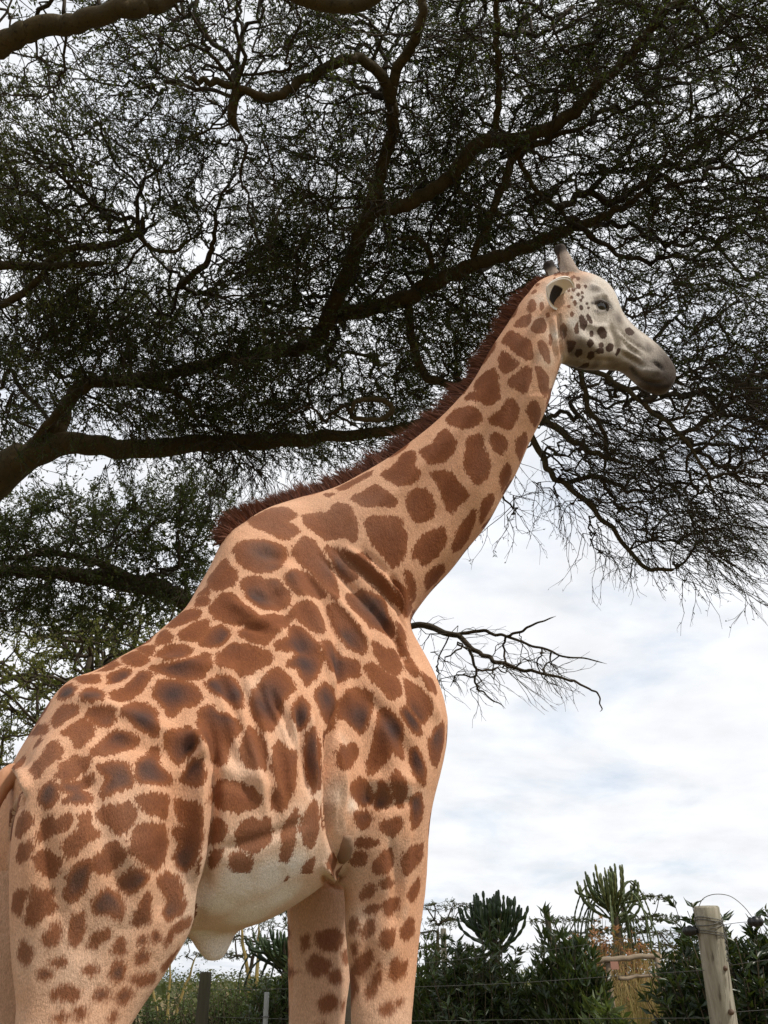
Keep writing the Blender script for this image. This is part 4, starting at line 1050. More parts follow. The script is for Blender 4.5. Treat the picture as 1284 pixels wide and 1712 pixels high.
CREASE = [  # px polyline, width m, height m (negative: groove)
    ([(573, 1172), (563, 1200), (558, 1240), (556, 1290), (557, 1340), (560, 1390), (567, 1440)], .018, -.030),
    ([(566, 1210), (567, 1260), (571, 1300), (576, 1340)], .010, .012),
    ([(549, 1190), (546, 1250), (545, 1310), (546, 1370), (551, 1420)], .009, -.012),
    ([(538, 1180), (533, 1240), (534, 1310), (538, 1380)], .010, -.006),
    ([(565, 1300), (563, 1350), (566, 1400)], .007, -.010),
    ([(572, 1310), (570, 1360), (572, 1400)], .006, -.008),
    ([(591, 1338), (588, 1365), (580, 1395), (573, 1435)], .016, .012),
    
    ([(540, 1445), (550, 1462), (565, 1472), (580, 1475)], .010, .014),
    ([(540, 1462), (552, 1476), (570, 1484)], .010, -.012),
    ([(347, 1205), (356, 1250), (358, 1310), (357, 1370), (352, 1430), (344, 1490), (330, 1545)], .018, -.030),
    ([(338, 1200), (345, 1250), (346, 1310), (344, 1370), (339, 1430), (330, 1490)], .035, .016),
    ([(350, 1278), (385, 1286), (425, 1305), (470, 1322)], .022, .005), ([(352, 1302), (385, 1308), (420, 1322)], .016, -.004),
    ([(318, 1222), (332, 1248), (344, 1275)], .03, .016), ([(318, 1248), (330, 1262)], .013, -.012),
    ([(432, 1135), (445, 1180), (462, 1215)], .008, -.009), ([(452, 1150), (475, 1200), (500, 1260), (508, 1310)], .011, -.013),
    ([(498, 1170), (504, 1230), (515, 1290), (522, 1340)], .010, -.014), ([(487, 1170), (493, 1240), (500, 1310)], .013, .007), ([(518, 1185), (523, 1250), (530, 1320)], .013, .012),
    ([(400, 1210), (425, 1280), (440, 1350)], .022, .007), ([(365, 1220), (395, 1270), (420, 1340)], .022, -.005),
    ([(556, 918), (600, 950), (640, 985), (668, 1020), (678, 1055)], .012, -.012), ([(575, 915), (620, 945), (655, 980), (676, 1020)], .013, .010),
    ([(530, 925), (580, 975), (625, 1020), (655, 1060)], .013, -.010), ([(600, 918), (640, 950), (668, 990)], .010, -.009), ([(545, 985), (590, 1030), (620, 1080)], .016, .008),
    ([(500, 940), (540, 1000), (560, 1060), (566, 1130), (566, 1180)], .016, -.009), ([(655, 960), (672, 1000), (681, 1040)], .009, -.010), ([(640, 950), (660, 985), (676, 1025)], .009, .008),
    ([(530, 1070), (545, 1110), (562, 1160)], .02, .008), ([(580, 1140), (590, 1200), (592, 1260)], .02, .006), ([(690, 1110), (715, 1160), (735, 1210)], .03, .012),
    ([(610, 1330), (650, 1345), (700, 1340)], .02, -.007), ([(600, 1300), (650, 1310), (710, 1300)], .03, .008), ([(640, 1200), (655, 1260), (660, 1320)], .03, .008),
    ([(420, 985), (450, 1000), (480, 985)], .02, -.007), ([(380, 1000), (430, 1035), (480, 1060)], .025, .008), ([(250, 1100), (330, 1110), (400, 1120)], .03, .008),
    ([(390, 1040), (440, 1055), (470, 1040)], .015, -.006), ([(430, 920), (470, 935), (500, 925)], .025, -.007),
    ([(20, 1288), (32, 1305), (38, 1325), (35, 1350)], .010, -.018), ([(8, 1282), (25, 1278), (42, 1298), (46, 1330)], .016, .014), ([(28, 1340), (18, 1370), (14, 1420)], .009, -.014),
    ([(150, 1235), (200, 1240), (250, 1260)], .03, -.005), ([(110, 1300), (150, 1315), (190, 1300)], .025, -.005), ([(200, 1390), (230, 1470), (225, 1550)], .05, .010), ([(260, 1400), (285, 1470), (270, 1540)], .04, -.008),
    ([(120, 1450), (140, 1540), (150, 1620)], .04, -.006), ([(640, 1430), (655, 1520), (650, 1620)], .035, .007), ([(610, 1480), (612, 1580), (614, 1680)], .025, -.006),
    # muscle masses
    ([(470, 930), (515, 1010), (555, 1090)], .032, .010), ([(440, 960), (490, 1050), (520, 1110)], .030, -.008), ([(640, 1035), (666, 1075), (684, 1112)], .016, -.012),
    ([(600, 1150), (640, 1195), (685, 1260), (700, 1330)], .026, -.010), ([(650, 1390), (661, 1470), (655, 1560)], .018, -.008), ([(683, 1370), (680, 1450), (672, 1540)], .02, .006),
    ([(110, 1232), (155, 1330), (190, 1440), (225, 1540)], .032, -.010), ([(62, 1340), (80, 1450), (105, 1570)], .028, -.009), ([(305, 1290), (292, 1380), (300, 1470)], .028, -.010), ([(250, 1290), (245, 1380), (255, 1460)], .04, .010),
    ([(115, 1158), (200, 1190), (300, 1232)], .026, .011), ([(170, 1222), (230, 1240), (285, 1268)], .028, -.009), ([(140, 1160), (220, 1118), (310, 1066)], .024, -.007),
    ([(380, 1120), (408, 1200), (432, 1290), (448, 1370)], .013, .005), ([(394, 1118), (422, 1200), (445, 1290), (460, 1370)], .012, -.005), ([(410, 1120), (440, 1210), (462, 1300), (474, 1370)], .013, .006), ([(350, 1125), (382, 1200), (408, 1290)], .013, .005), ([(364, 1122), (395, 1200), (420, 1290)], .012, -.005),
    ([(470, 1180), (482, 1260), (490, 1340)], .012, .006), ([(360, 1425), (440, 1402), (515, 1372)], .018, -.006),
    ([(700, 905), (740, 850), (790, 770), (830, 690)], .03, -.006), ([(600, 870), (680, 810), (750, 740), (810, 650)], .035, .006), ([(850, 700), (875, 640), (900, 585)], .018, -.007),
    # head
    ([(931, 520), (936, 550), (938, 580), (941, 602)], .007, -.011), ([(924, 525), (930, 560), (934, 598)], .006, .007), ([(918, 530), (923, 565), (928, 600)], .006, -.006), ([(944, 545), (950, 575), (952, 598)], .010, -.010),
    ([(993, 500), (1005, 494), (1018, 500)], .012, .012), ([(985, 478), (1000, 484), (1010, 492)], .016, .010), ([(992, 515), (1002, 523), (1014, 519)], .007, .005),
    ([(960, 560), (985, 575), (1005, 590)], .030, .012), ([(1018, 540), (1030, 565), (1032, 590)], .020, -.008), ([(975, 540), (1000, 548), (1020, 545)], .012, .006),
    ([(1033, 548), (1048, 566), (1065, 578), (1085, 590)], .007, -.007), ([(1036, 558), (1052, 576), (1072, 588)], .007, .006), ([(1040, 566), (1054, 584), (1075, 598)], .005, -.006),
    ([(1038, 590), (1055, 600), (1070, 610), (1080, 618)], .008, -.009), ([(1035, 582), (1055, 592), (1072, 602)], .007, .006),
    ([(1058, 618), (1066, 628), (1080, 638), (1098, 641), (1112, 638)], .007, -.010), ([(1070, 618), (1090, 622), (1106, 620)], .012, .007), ([(1094, 607), (1103, 612), (1108, 620)], .006, -.010),
    ([(958, 590), (975, 600), (1000, 604), (1030, 604)], .014, -.007),
]
N0 = normals(BV)
_off = np.zeros(NB)
for pl, w, h in CREASE:
    P = hits(pl)
    if len(P) < 2: continue
    idx, D, par = dist_to(P, BV, w * 3.2)
    ends = np.minimum(1, np.minimum(par, 1 - par) * 5 + .12)
    vis = np.clip((N0[idx] @ unit(CAM - P.mean(0))) * 4 + 1.0, 0, 1)
    _k = 1.6 if np.mean([p[0] for p in pl]) > 880 and np.mean([p[1] for p in pl]) < 640 and min(p[0] for p in pl) > 890 else 2.0
    _off[idx] += h * _k * np.exp(-(D / w) ** 2) * ends * vis
BV = BV + N0 * _off[:, None]
# gentle unevenness of muscle and skin
_f = np.zeros(NB)
for k in range(26):
    kv = rng.normal(0, 1, 3); kv *= rng.uniform(9, 32) / np.linalg.norm(kv)
    _f += np.sin(BV @ kv + rng.uniform(0, 6.28)) * (10 / np.linalg.norm(kv)) ** .8
BV = BV + N0 * (_f * .0016)[:, None] * np.where(_head, .25, 1.0)[:, None]
BV = relax(BV, np.full(NB, .3), 2)
BVH = bvh_of(BV)
N0 = normals(BV)

# ------------------------------------------------------------------ coat: every blotch surveyed as an outline on the skin
VIEWS = dict(A=(540, 480, 2.952), B=(200, 780, 2.293), C=(280, 1050, 2.568), D=(0, 1200, 3.057), E=(0, 780, 3.21), H=(780, 380, 3.379))
BLOTCH = dict(
A='''880,270 920,215 975,245 1025,270 1032,345 1010,357 960,330 920,290
945,185 985,145 1025,135 1020,175 1000,200 960,195
1030,205 1050,165 1080,155 1098,180 1090,220 1050,225
1012,90 1030,60 1045,80 1042,115 1025,122 1013,110
1065,270 1085,268 1110,310 1117,375 1098,360 1072,310
870,360 885,312 920,345 960,375 955,395 900,425 878,405
910,465 960,425 1000,395 1020,395 1025,450 1000,525 970,510 920,485
1052,395 1075,400 1110,445 1110,500 1097,543 1070,500
750,470 800,420 840,405 862,440 860,490 872,545 830,585 790,570 700,550 720,525 770,520 745,495
600,655 650,605 690,595 740,592 780,630 780,660 740,690 690,697 640,680
820,650 850,630 880,610 915,550 945,565 967,610 950,660 920,705 870,685 825,665
1005,600 1045,557 1060,580 1072,640 1045,695 1025,650
480,805 540,775 570,725 600,700 625,720 655,760 635,825 590,862 525,868 490,830
715,745 780,725 790,790 825,870 815,930 760,980 735,940 695,880 705,820
822,730 855,722 890,740 913,775 875,828 845,800
955,755 1000,717 1008,770 985,830 970,858 955,810
288,920 360,875 395,820 430,808 455,825 450,885 482,925 440,970 380,982 320,950
130,1040 200,1010 260,975 300,1000 335,1030 362,1055 350,1085 210,1085
410,1060 440,1005 500,993 530,1030 552,1090 535,1140 465,1165 430,1120
528,915 600,910 640,920 680,990 720,1030 650,1090 625,1122 600,1050 570,970
875,940 895,890 915,872 928,910 915,960 880,1005
205,1165 230,1135 380,1135 395,1190 412,1230 400,1330 345,1390 310,1340 255,1280 220,1210
445,1295 490,1230 540,1200 600,1188 605,1250 570,1320 530,1350 490,1375 480,1340 445,1340
640,1280 665,1210 700,1150 750,1095 745,1160 715,1240 680,1290 645,1305
775,1130 790,1060 830,1020 845,1050 820,1100 778,1170
500,1450 530,1400 590,1370 600,1400 560,1455 515,1495
65,990 130,950 240,905 235,930 160,970 90,1005
0,990 45,985 60,1020 30,1035 0,1020''',
B='''705,190 760,180 800,185 830,140 880,155 905,220 905,290 860,265 800,280 745,245 710,215
495,205 570,165 640,158 675,185 650,205 620,205 690,245 635,280 570,250 515,230
440,320 465,290 560,285 630,310 635,350 600,395 520,405 470,380
665,320 710,270 740,285 770,330 800,380 830,450 835,510 790,460 740,400 690,365
790,305 830,320 870,370 908,425 880,440 850,420 815,350
850,315 900,350 930,335 965,390 1010,430 1060,500 1065,530 1020,490 960,430 900,380
640,415 690,398 740,425 790,490 760,505 690,490 650,450
470,440 510,420 560,440 600,435 645,480 650,520 600,550 550,545 490,500
345,545 390,490 430,490 460,520 525,565 510,585 430,600 370,580
340,430 400,355 420,390 445,410 440,450 380,475 345,460
655,560 690,525 750,530 775,580 785,635 740,625 690,590
460,640 500,600 600,570 650,575 640,610 590,640 560,680 500,665
800,540 830,530 880,580 920,630 945,690 930,715 880,690 840,640 810,580
870,500 930,475 980,500 1010,510 1020,560 1050,620 1040,660 990,620 960,610 940,580 890,540
600,680 650,660 660,615 710,630 760,680 770,770 720,840 700,810 690,775 640,760 690,720 650,700 605,700
380,725 430,680 500,690 580,720 575,750 530,770 480,800 440,770 380,760
230,640 290,600 335,590 330,640 290,670 240,660
310,680 350,625 390,610 420,640 390,680 350,690
185,610 230,565 310,555 300,580 240,605 205,615
115,655 160,630 200,650 185,675 145,680
145,720 190,690 240,685 275,705 240,730 180,738
115,770 200,760 270,740 340,712 345,760 310,810 240,815 160,790
70,695 100,670 132,690 120,720 85,715
10,730 50,712 105,740 90,760 30,755
330,830 390,803 440,820 470,870 465,925 420,900 370,870
130,870 150,825 200,820 280,840 315,880 290,910 235,920 195,962 175,920
510,870 550,820 600,770 640,800 670,850 630,880 610,950 570,1015 520,960 508,920
780,670 820,690 840,740 880,740 915,750 920,800 880,800 840,830 810,770 785,720
945,770 970,755 1010,790 1070,820 1075,870 1040,890 1000,840 960,810
975,670 1010,700 1060,710 1080,770 1050,800 1010,770 985,720
845,900 880,860 920,850 970,880 960,930 930,1020 900,1000 870,970 845,960
750,870 790,830 820,870 830,920 810,1010 780,960
665,925 700,885 725,920 720,970 690,1010 670,970
470,1080 500,1000 540,1040 555,1100 560,1160 510,1150 475,1120
305,940 350,915 380,950 450,980 460,1010 420,1050 400,1140 350,1100 310,1020
950,1140 980,1060 1000,930 1040,940 1085,1000 1075,1060 1085,1120 1040,1080 1000,1150 960,1175
1075,935 1100,925 1150,990 1155,1030 1120,1010
1095,820 1130,840 1180,880 1195,940 1160,985 1110,920
1185,1060 1215,1010 1242,980 1240,1060 1215,1150 1195,1130
1095,745 1120,745 1145,800 1110,790
1060,660 1085,670 1105,720 1080,720
1065,600 1085,620 1095,660 1070,640
1050,440 1080,460 1120,540 1095,580 1070,520
1100,400 1125,440 1130,510 1110,490
840,1080 900,1070 915,1090 880,1150 850,1160
300,500 340,510 330,530 290,535
285,470 330,470 345,490 300,490''',
C='''455,510 480,480 510,520 560,540 550,600 550,680 490,795 450,770 445,730 480,680 460,640 450,590
210,655 290,660 370,690 405,740 390,770 310,790 210,770 185,740
180,870 200,820 240,830 258,875 230,915 180,930
295,880 330,830 370,810 390,830 440,815 445,870 440,920 370,970 300,940
165,1010 190,960 235,950 220,1010 180,1030
265,980 310,960 370,1000 350,1050 290,1050 265,1020
490,870 530,800 560,780 550,900 520,1000 480,1000
590,790 640,730 650,850 620,950 590,930 570,870
590,460 630,420 650,480 655,620 630,720 600,640 585,540
570,1050 600,1000 630,990 620,1050 590,1090
490,1110 510,1070 540,1080 520,1140 495,1150
780,680 830,640 870,680 885,740 850,770 800,740
890,740 910,650 950,680 965,740 930,780 890,775
955,640 980,610 1020,650 1030,720 1000,775 975,720
1040,520 1070,510 1110,600 1105,680 1060,640 1040,580
1050,720 1090,710 1100,780 1080,850 1050,870 1045,790
910,840 960,820 1010,820 1000,870 960,900 915,870
805,790 870,790 880,820 840,865 808,840
805,910 860,900 910,920 870,940 810,940
780,1000 810,960 850,970 850,1010 800,1020
880,1020 920,960 965,950 970,1020 930,1060 885,1050
1010,970 1050,940 1100,925 1095,990 1050,1040 1015,1065
910,1090 950,1070 970,1100 930,1118
825,1165 850,1110 890,1095 885,1140 840,1170
1030,1150 1050,1110 1085,1070 1080,1130 1045,1180
840,1210 890,1185 915,1190 900,1220 850,1225
925,1180 960,1160 1000,1165 985,1210 940,1240
830,1310 850,1260 880,1250 890,1300 850,1330
780,1270 800,1240 820,1270 800,1310 780,1310
910,1350 930,1300 975,1290 970,1350 940,1380
995,1310 1030,1250 1060,1250 1055,1320 1020,1345
790,1370 815,1350 810,1400 795,1400
840,1400 870,1380 880,1420 840,1490 800,1490 785,1470
955,1500 960,1430 990,1410 1000,1440 1030,1430 1020,1490 980,1510
850,1570 890,1500 910,1430 915,1500 890,1570 860,1590
910,1640 950,1600 975,1620 960,1660 920,1660
990,1600 1010,1590 1010,1620 990,1620
570,1330 610,1320 610,1370 580,1385
640,1310 720,1290 755,1320 740,1370 690,1390 640,1360
600,1430 640,1400 700,1440 690,1480 630,1500 605,1470
700,1480 740,1470 750,1510 720,1530 690,1510
750,1400 770,1380 775,1440 755,1440
640,1600 700,1570 735,1600 720,1640 660,1650
745,1610 765,1600 770,1640 750,1650''',
D='''460,175 520,120 580,65 650,70 720,125 660,160 580,185 480,195
150,270 170,230 220,200 240,140 280,110 320,160 310,210 240,240 190,315
80,180 130,130 200,105 215,120 170,160 100,195
290,300 310,240 380,195 460,210 460,250 400,290 340,330
310,330 400,330 460,290 475,330 420,370 465,395 465,440 380,440 315,430 370,390 315,370
190,430 220,350 260,320 300,350 290,420 240,465
500,240 570,220 640,230 680,290 685,350 610,370 540,410 510,400 530,340 560,310 500,270
690,230 740,200 780,145 815,170 815,250 870,290 880,345 800,340 720,335 690,290
840,130 860,70 960,40 1010,80 1015,130 960,190 910,250 870,200
920,320 960,250 1000,200 1040,220 1055,300 1020,355 950,345
695,410 740,390 850,395 862,440 850,520 800,495 760,490 720,460
495,480 560,445 620,450 660,425 690,470 685,510 640,590 600,590 550,545 510,520
190,600 220,530 260,500 280,540 350,490 375,510 340,570 270,590 210,640
80,600 90,520 140,475 165,500 160,550 110,610
320,650 400,570 420,500 460,490 465,560 520,600 440,640 390,690 350,710
660,650 700,560 750,540 850,560 855,650 845,720 800,780 740,750 700,710 670,700
890,400 950,430 1020,440 1040,530 1030,640 1000,720 960,790 900,760 885,700 930,650 890,600 890,570 960,560 910,520
470,720 520,690 560,640 600,635 640,700 600,760 530,800 490,780
175,760 190,690 250,680 310,730 300,790 250,815
80,710 100,660 145,635 165,670 140,720 95,740
330,870 350,800 400,750 460,725 475,760 450,830 440,880 390,930 340,945
600,830 660,780 710,770 760,810 730,860 660,905 610,870
800,840 840,790 910,810 930,870 930,920 950,950 930,1000 860,1035 830,1000 860,920
470,960 500,900 550,870 610,920 635,970 620,1040 560,1010 490,1010
670,1060 700,990 740,900 770,900 770,1000 770,1040 720,1065
125,1050 140,990 165,870 200,890 270,880 260,940 290,970 220,1020 170,1060
60,980 70,900 130,880 130,930 100,1010
355,1090 370,1010 430,1000 430,1080 400,1160 355,1160
220,1130 260,1070 300,1040 305,1130 290,1160 230,1170
450,1170 480,1110 540,1085 570,1100 520,1150 480,1180
570,1200 610,1120 640,1160 640,1200 600,1210
706,1142 730,1112 750,1125 740,1158 716,1163
778,1132 790,1093 814,1093 817,1132 795,1148
690,1250 700,1210 730,1185 765,1210 760,1240 700,1265
840,1160 860,1110 890,1080 880,1130 850,1170
880,1080 920,1040 980,1020 975,1060 910,1100
570,1290 600,1240 640,1270 630,1340 600,1350 560,1330
430,1290 470,1260 510,1290 480,1320 430,1310
250,1250 320,1230 340,1260 280,1280
195,1300 230,1280 270,1310 240,1335 200,1330
480,1410 510,1380 560,1400 540,1440 490,1440
270,1400 340,1360 410,1390 400,1440 320,1440 270,1430
590,1430 640,1380 685,1410 640,1460 600,1460
660,1330 730,1310 800,1310 790,1350 700,1370
380,1500 430,1480 450,1520 400,1550
550,1540 590,1500 610,1530 580,1560
90,1220 110,1150 150,1160 170,1200 140,1270 115,1250
820,1290 870,1220 920,1170 890,1240 850,1290
270,1540 330,1500 350,1530 310,1560''',
E='''310,1240 330,1190 380,1170 410,1190 390,1230 340,1248
400,1135 460,1120 520,1117 535,1140 500,1165 430,1160
430,1230 450,1195 520,1190 558,1220 545,1258 450,1255
580,1140 590,1115 650,1090 700,1090 690,1125 640,1155 590,1165
600,1250 600,1215 660,1190 720,1140 760,1095 820,1120 790,1150 770,1190 720,1230 650,1260
455,1330 490,1300 560,1290 610,1300 610,1380 560,1395 500,1370
650,1320 690,1275 770,1265 830,1310 850,1390 840,1450 770,1420 700,1360
285,1340 320,1290 420,1285 410,1330 350,1360 310,1400 285,1390
325,1430 380,1390 440,1355 500,1390 505,1430 450,1490 410,1510 390,1450
170,1430 200,1390 250,1395 255,1430 190,1440
515,1100 560,1065 610,1050 640,1065 580,1095''',
H='''530,600 530,555 550,540 567,570 560,620 540,635
610,570 620,535 632,560 630,600 615,600
635,510 650,490 670,520 682,550 665,585 650,570 640,540
675,490 690,490 712,530 705,545 685,525
740,570 770,562 792,590 785,625 760,628 745,605
695,590 710,585 720,605 710,620 698,612
683,650 700,627 720,655 700,680 685,670
785,680 805,655 833,665 825,695 795,705
745,660 765,650 775,675 750,680
730,690 770,680 775,710 740,715
610,720 625,690 650,690 650,720 625,735
680,735 690,705 715,700 720,735 695,750
570,640 600,640 620,650 600,690 575,715
840,720 855,685 868,690 852,725
580,490 595,475 610,490 595,508
598,425 612,410 625,430 612,448
637,445 650,438 660,458 648,470
430,280 450,275 465,300 450,315
390,320 405,300 415,320 395,335
365,370 385,350 398,365 370,380
412,430 430,420 440,450 418,475
448,490 460,478 468,500 455,513
465,610 475,600 485,640 475,675 468,660
895,580 920,565 950,590 930,610 905,605''')
DOTS = '593,395,9 578,448,8 632,333,12 605,353,9 582,335,8 575,357,7 645,412,7 680,430,7 630,380,8 652,370,7 548,325,8 558,297,9 590,292,10 605,280,8 630,290,9 568,265,8 545,262,8 520,260,8 523,298,8 503,265,8 500,292,8 672,335,8 655,395,6 690,455,6'
polys = []
for key, txt in BLOTCH.items():
    x0, y0, sc = VIEWS[key]
    for line in txt.strip().split('\n'):
        p = np.array([[float(q) for q in w.split(',')] for w in line.split()])
        polys.append((key, p / sc + (x0, y0)))
for w in DOTS.split():
    x, y, r = (float(q) for q in w.split(','))
    th = np.arange(7) * 2 * math.pi / 7
    polys.append(('H', np.stack([(x + r * np.cos(th)) / 3.379 + 780, (y + r * 1.25 * np.sin(th)) / 3.379 + 380], 1)))
def round_poly(p, it=1):
    for _ in range(it):                              # corner cutting keeps the outline but rounds it
        q = np.roll(p, -1, 0)
        p = np.stack([p * .86 + q * .14, p * .14 + q * .86], 1).reshape(-1, 2)
    return p
def poly_sd(P, X):
    """signed distance, negative inside"""
    a = P; b = np.roll(P, -1, 0); d = np.full(len(X), 9.0); ins = np.zeros(len(X), bool)
    for i in range(len(P)):
        e = b[i] - a[i]; w = X - a[i]
        t = np.clip((w @ e) / (e @ e + 1e-12), 0, 1)
        d = np.minimum(d, np.linalg.norm(w - t[:, None] * e, axis=1))
        c = (a[i, 1] > X[:, 1]) != (b[i, 1] > X[:, 1])
        xi = (b[i, 0] - a[i, 0]) * (X[:, 1] - a[i, 1]) / (b[i, 1] - a[i, 1] + 1e-12) + a[i, 0]
        ins ^= c & (X[:, 0] < xi)
    return np.where(ins, -d, d)
SD = np.full(NB, 0.06)
SIZE = np.zeros(NB)
FC = np.array([f[0] for f in FRAMES]); FL = np.array([f[1] for f in FRAMES])
def decal(P3, N3, key):
    global SD
    c = P3.mean(0); n = unit(N3.mean(0))
    r = np.linalg.norm(P3 - c, axis=1).max() + .06
    idx = np.where((np.abs(BV - c) < r).all(1))[0]
    idx = idx[(N0[idx] @ n > .05)]
    if not len(idx): return
    t1 = unit(np.cross(n, UPZ) if abs(n[2]) < .9 else np.cross(n, HD)); t2 = np.cross(n, t1)
    rel = BV[idx] - c
    ok = np.abs(rel @ n) < (max(.10, r * .55) if key != 'X' else .035)
    if key == 'X': ok &= N0[idx] @ n > .5
    idx = idx[ok]; rel = rel[ok]
    X = np.stack([rel @ t1, rel @ t2], 1)
    Q = round_poly(np.stack([(P3 - c) @ t1, (P3 - c) @ t2], 1))
    s = poly_sd(Q, X) - (.007 if key == 'A' else .011 if key == 'B' else .0055 if key in 'CD' else .0075 if key == 'E' else .0025)
    SD[idx] = np.minimum(SD[idx], s)
for key, p in polys:
    H = [hit(x, y) for x, y in p]
    H = [h for h in H if h[0] is not None]
    if len(H) < 3: continue
    P3 = np.array([h[0] for h in H]); N3 = np.array([h[1] for h in H])
    far = np.linalg.norm(P3 - np.median(P3, 0), axis=1) < .45
    _dc = np.linalg.norm(P3 - CAM, axis=1); far &= np.abs(_dc - np.median(_dc)) < (.10 if key in 'CD' else .2)
    P3, N3 = P3[far], N3[far]
    if len(P3) < 3: continue
    decal(P3, N3, key)
    # the same blotch on the other flank
    q = P3.mean(0); k = np.argmin(((FC - q) ** 2).sum(1)); fc, fl = FC[k], FL[k]
    if (q - fc) @ fl < -.02:
        M3, MN = [], []
        for v in P3:
            m = v - 2 * ((v - fc) @ fl) * fl
            loc, nor, ii, dd = BVH.find_nearest(Vector(m))
            M3.append(np.array(loc)); MN.append(np.array(nor))
        decal(np.array(M3), np.array(MN), key)
# parts of the hide this survey cannot see get blotches of the same make
_cand = np.where(~_head & ~((BV[:, 2] > 1.45) & (BV[:, 2] < 2.2) & (N0[:, 2] < -.1)) & (SD > .045) & (BV[:, 2] > 0.35) & (N0[:, 2] > -.55))[0]
rng.shuffle(_cand)
_vdir = unit(CAM - BV)
_cand = [i for i in _cand if (N0[i] @ _vdir[i]) < .12 or BV[i, 2] < 1.44][:60000]
_sh = np.array([on_plane(x, y, WITH, LD) for x, y in [(356, 1560), (362, 1585), (370, 1605)]])
_cand = [i for i in _cand if np.min(((_sh - BV[i]) ** 2).sum(1)) > .04]
_taken = np.zeros((0, 3))
for i in _cand:
    if SD[i] < .045: continue
    p = BV[i]; rad = .030 if p[2] < 1.0 else (.040 if p[2] < 1.5 else .06)
    if len(_taken) and np.min(((_taken - p) ** 2).sum(1)) < (rad * 2.3) ** 2: continue
    _taken = np.vstack([_taken, p])
    th = np.arange(8) * 2 * math.pi / 8
    n = N0[i]; t1 = unit(np.cross(n, UPZ) if abs(n[2]) < .9 else np.cross(n, HD)); t2 = np.cross(n, t1)
    rr = rad * rng.uniform(.65, 1.1, 8)
    P3 = p + (rr * np.cos(th))[:, None] * t1 + (rr * np.sin(th))[:, None] * t2
    decal(P3, np.tile(n, (8, 1)), 'X')

# pigment and painted shade besides the blotches: pale belly / legs / face, dark centres, muzzle
PALE = np.zeros(NB); DARK = np.zeros(NB); TONE = np.zeros(NB); SOFT = np.full(NB, .0035)
def dab(arr, x, y, r, v, near=True):
    p, n = hit(x, y)
    if p is None: return
    q = [p]
    k = np.argmin(((FC - p) ** 2).sum(1))
    q.append(p - 2 * ((p - FC[k]) @ FL[k]) * FL[k])
    for c in q:
        d = np.linalg.norm(BV - c, axis=1)
        m = np.exp(-(d / r) ** 2) * v
        np.maximum(arr, m, out=arr)
z = BV[:, 2]
_ppx, _ppy = project(BV)
trunk_like = (z > 1.2) & (z < 2.2)
_t = (BV - WITH) @ HD; _l = (BV - WITH) @ LD
PALE = np.maximum(PALE, np.clip((1.62 - z) / .5, 0, .55))                        # legs fade to cream
PALE = np.maximum(PALE, np.clip((-N0[:, 2] - .15) * 1.2, 0, .8) * (z < 2.2))     # underside of the belly
_inner = ((np.abs(_l) < .17) & (N0 @ LD * np.sign(_l) < -.2) & (z < 1.9))
PALE = np.maximum(PALE, _inner * .35)
for x, y, r, v in [(400, 1485, .18, 1.0), (450, 1470, .16, 1.0), (370, 1510, .16, 1.0), (490, 1450, .13, .95), (420, 1530, .2, 1.0), (470, 1500, .16, 1.0), (340, 1560, .12, 1), (365, 1590, .12, 1), (530, 1330, .06, .5), (505, 1390, .08, .8), (535, 1440, .08, .7), (590, 1450, .07, .5), (600, 1540, .06, .5), (588, 1345, .03, .8),
                   (560, 1330, .05, .7), (575, 1240, .03, .3), (400, 1290, .08, .35), (430, 1150, .05, .3), (420, 1270, .08, .3), (490, 1230, .06, .4), (200, 1380, .12, .25), (180, 1560, .12, .35), (120, 1620, .15, .4), (60, 1600, .12, .35),
                   (930, 560, .05, .9), (915, 600, .05, .75), (925, 640, .05, .6), (900, 540, .04, .6), (905, 500, .05, .8), (940, 480, .07, 1.), (965, 500, .06, 1), (960, 540, .07, 1), (985, 560, .07, 1), (1000, 540, .05, 1), (1015, 570, .05, 1), (1000, 595, .05, .9), (970, 590, .05, .9), (1030, 595, .04, .9), (1050, 600, .03, .8), (910, 690, .05, .35), (940, 600, .04, .9), (1015, 500, .03, .7)]:
    dab(PALE, x, y, r, v)
for x, y, r, v in [(1118, 645, .045, 1.), (1105, 640, .045, 1.0), (1120, 628, .035, .9), (1090, 648, .03, .9), (1085, 625, .03, .75), (1075, 635, .025, .8), (1100, 600, .03, .7), (1070, 575, .03, .55), (1050, 555, .03, .45), (1064, 612, .02, .35), (1000, 485, .03, .35), (995, 611, .03, .85), (1030, 611, .03, .8), (965, 604, .03, .8), (1048, 615, .02, .7), (1010, 488, .025, .4), (1034, 533, .028, .75), (1020, 515, .022, .6), (975, 468, .03, .5), (1000, 480, .02, .5), (1060, 562, .028, .6), (1085, 582, .03, .75), (1105, 606, .03, .85), (1080, 605, .028, .6), (1055, 590, .02, .35), (1095, 630, .04, .95), (1060, 628, .025, .6), (990, 480, .025, .45), (950, 450, .035, .45), (960, 458, .03, .3), (922, 452, .03, .4)]:
    dab(TONE, x, y, r * 1.55, v)
for x, y, r, v in [(1006, 512, .028, 1.0), (1020, 508, .016, .8), (546, 590 - 0, .0, 0), (942, 555, .03, .9), (955, 583, .03, .9), (727, 1142, .0, 0), (560, 1245, .05, .5), (1106, 618, .014, .9), (1075, 639, .012, .8), (1100, 644, .012, .8)]:  # the shoulder crease dab paints its shadow into the blotches
    if r > 0: dab(DARK, x, y, r, v)
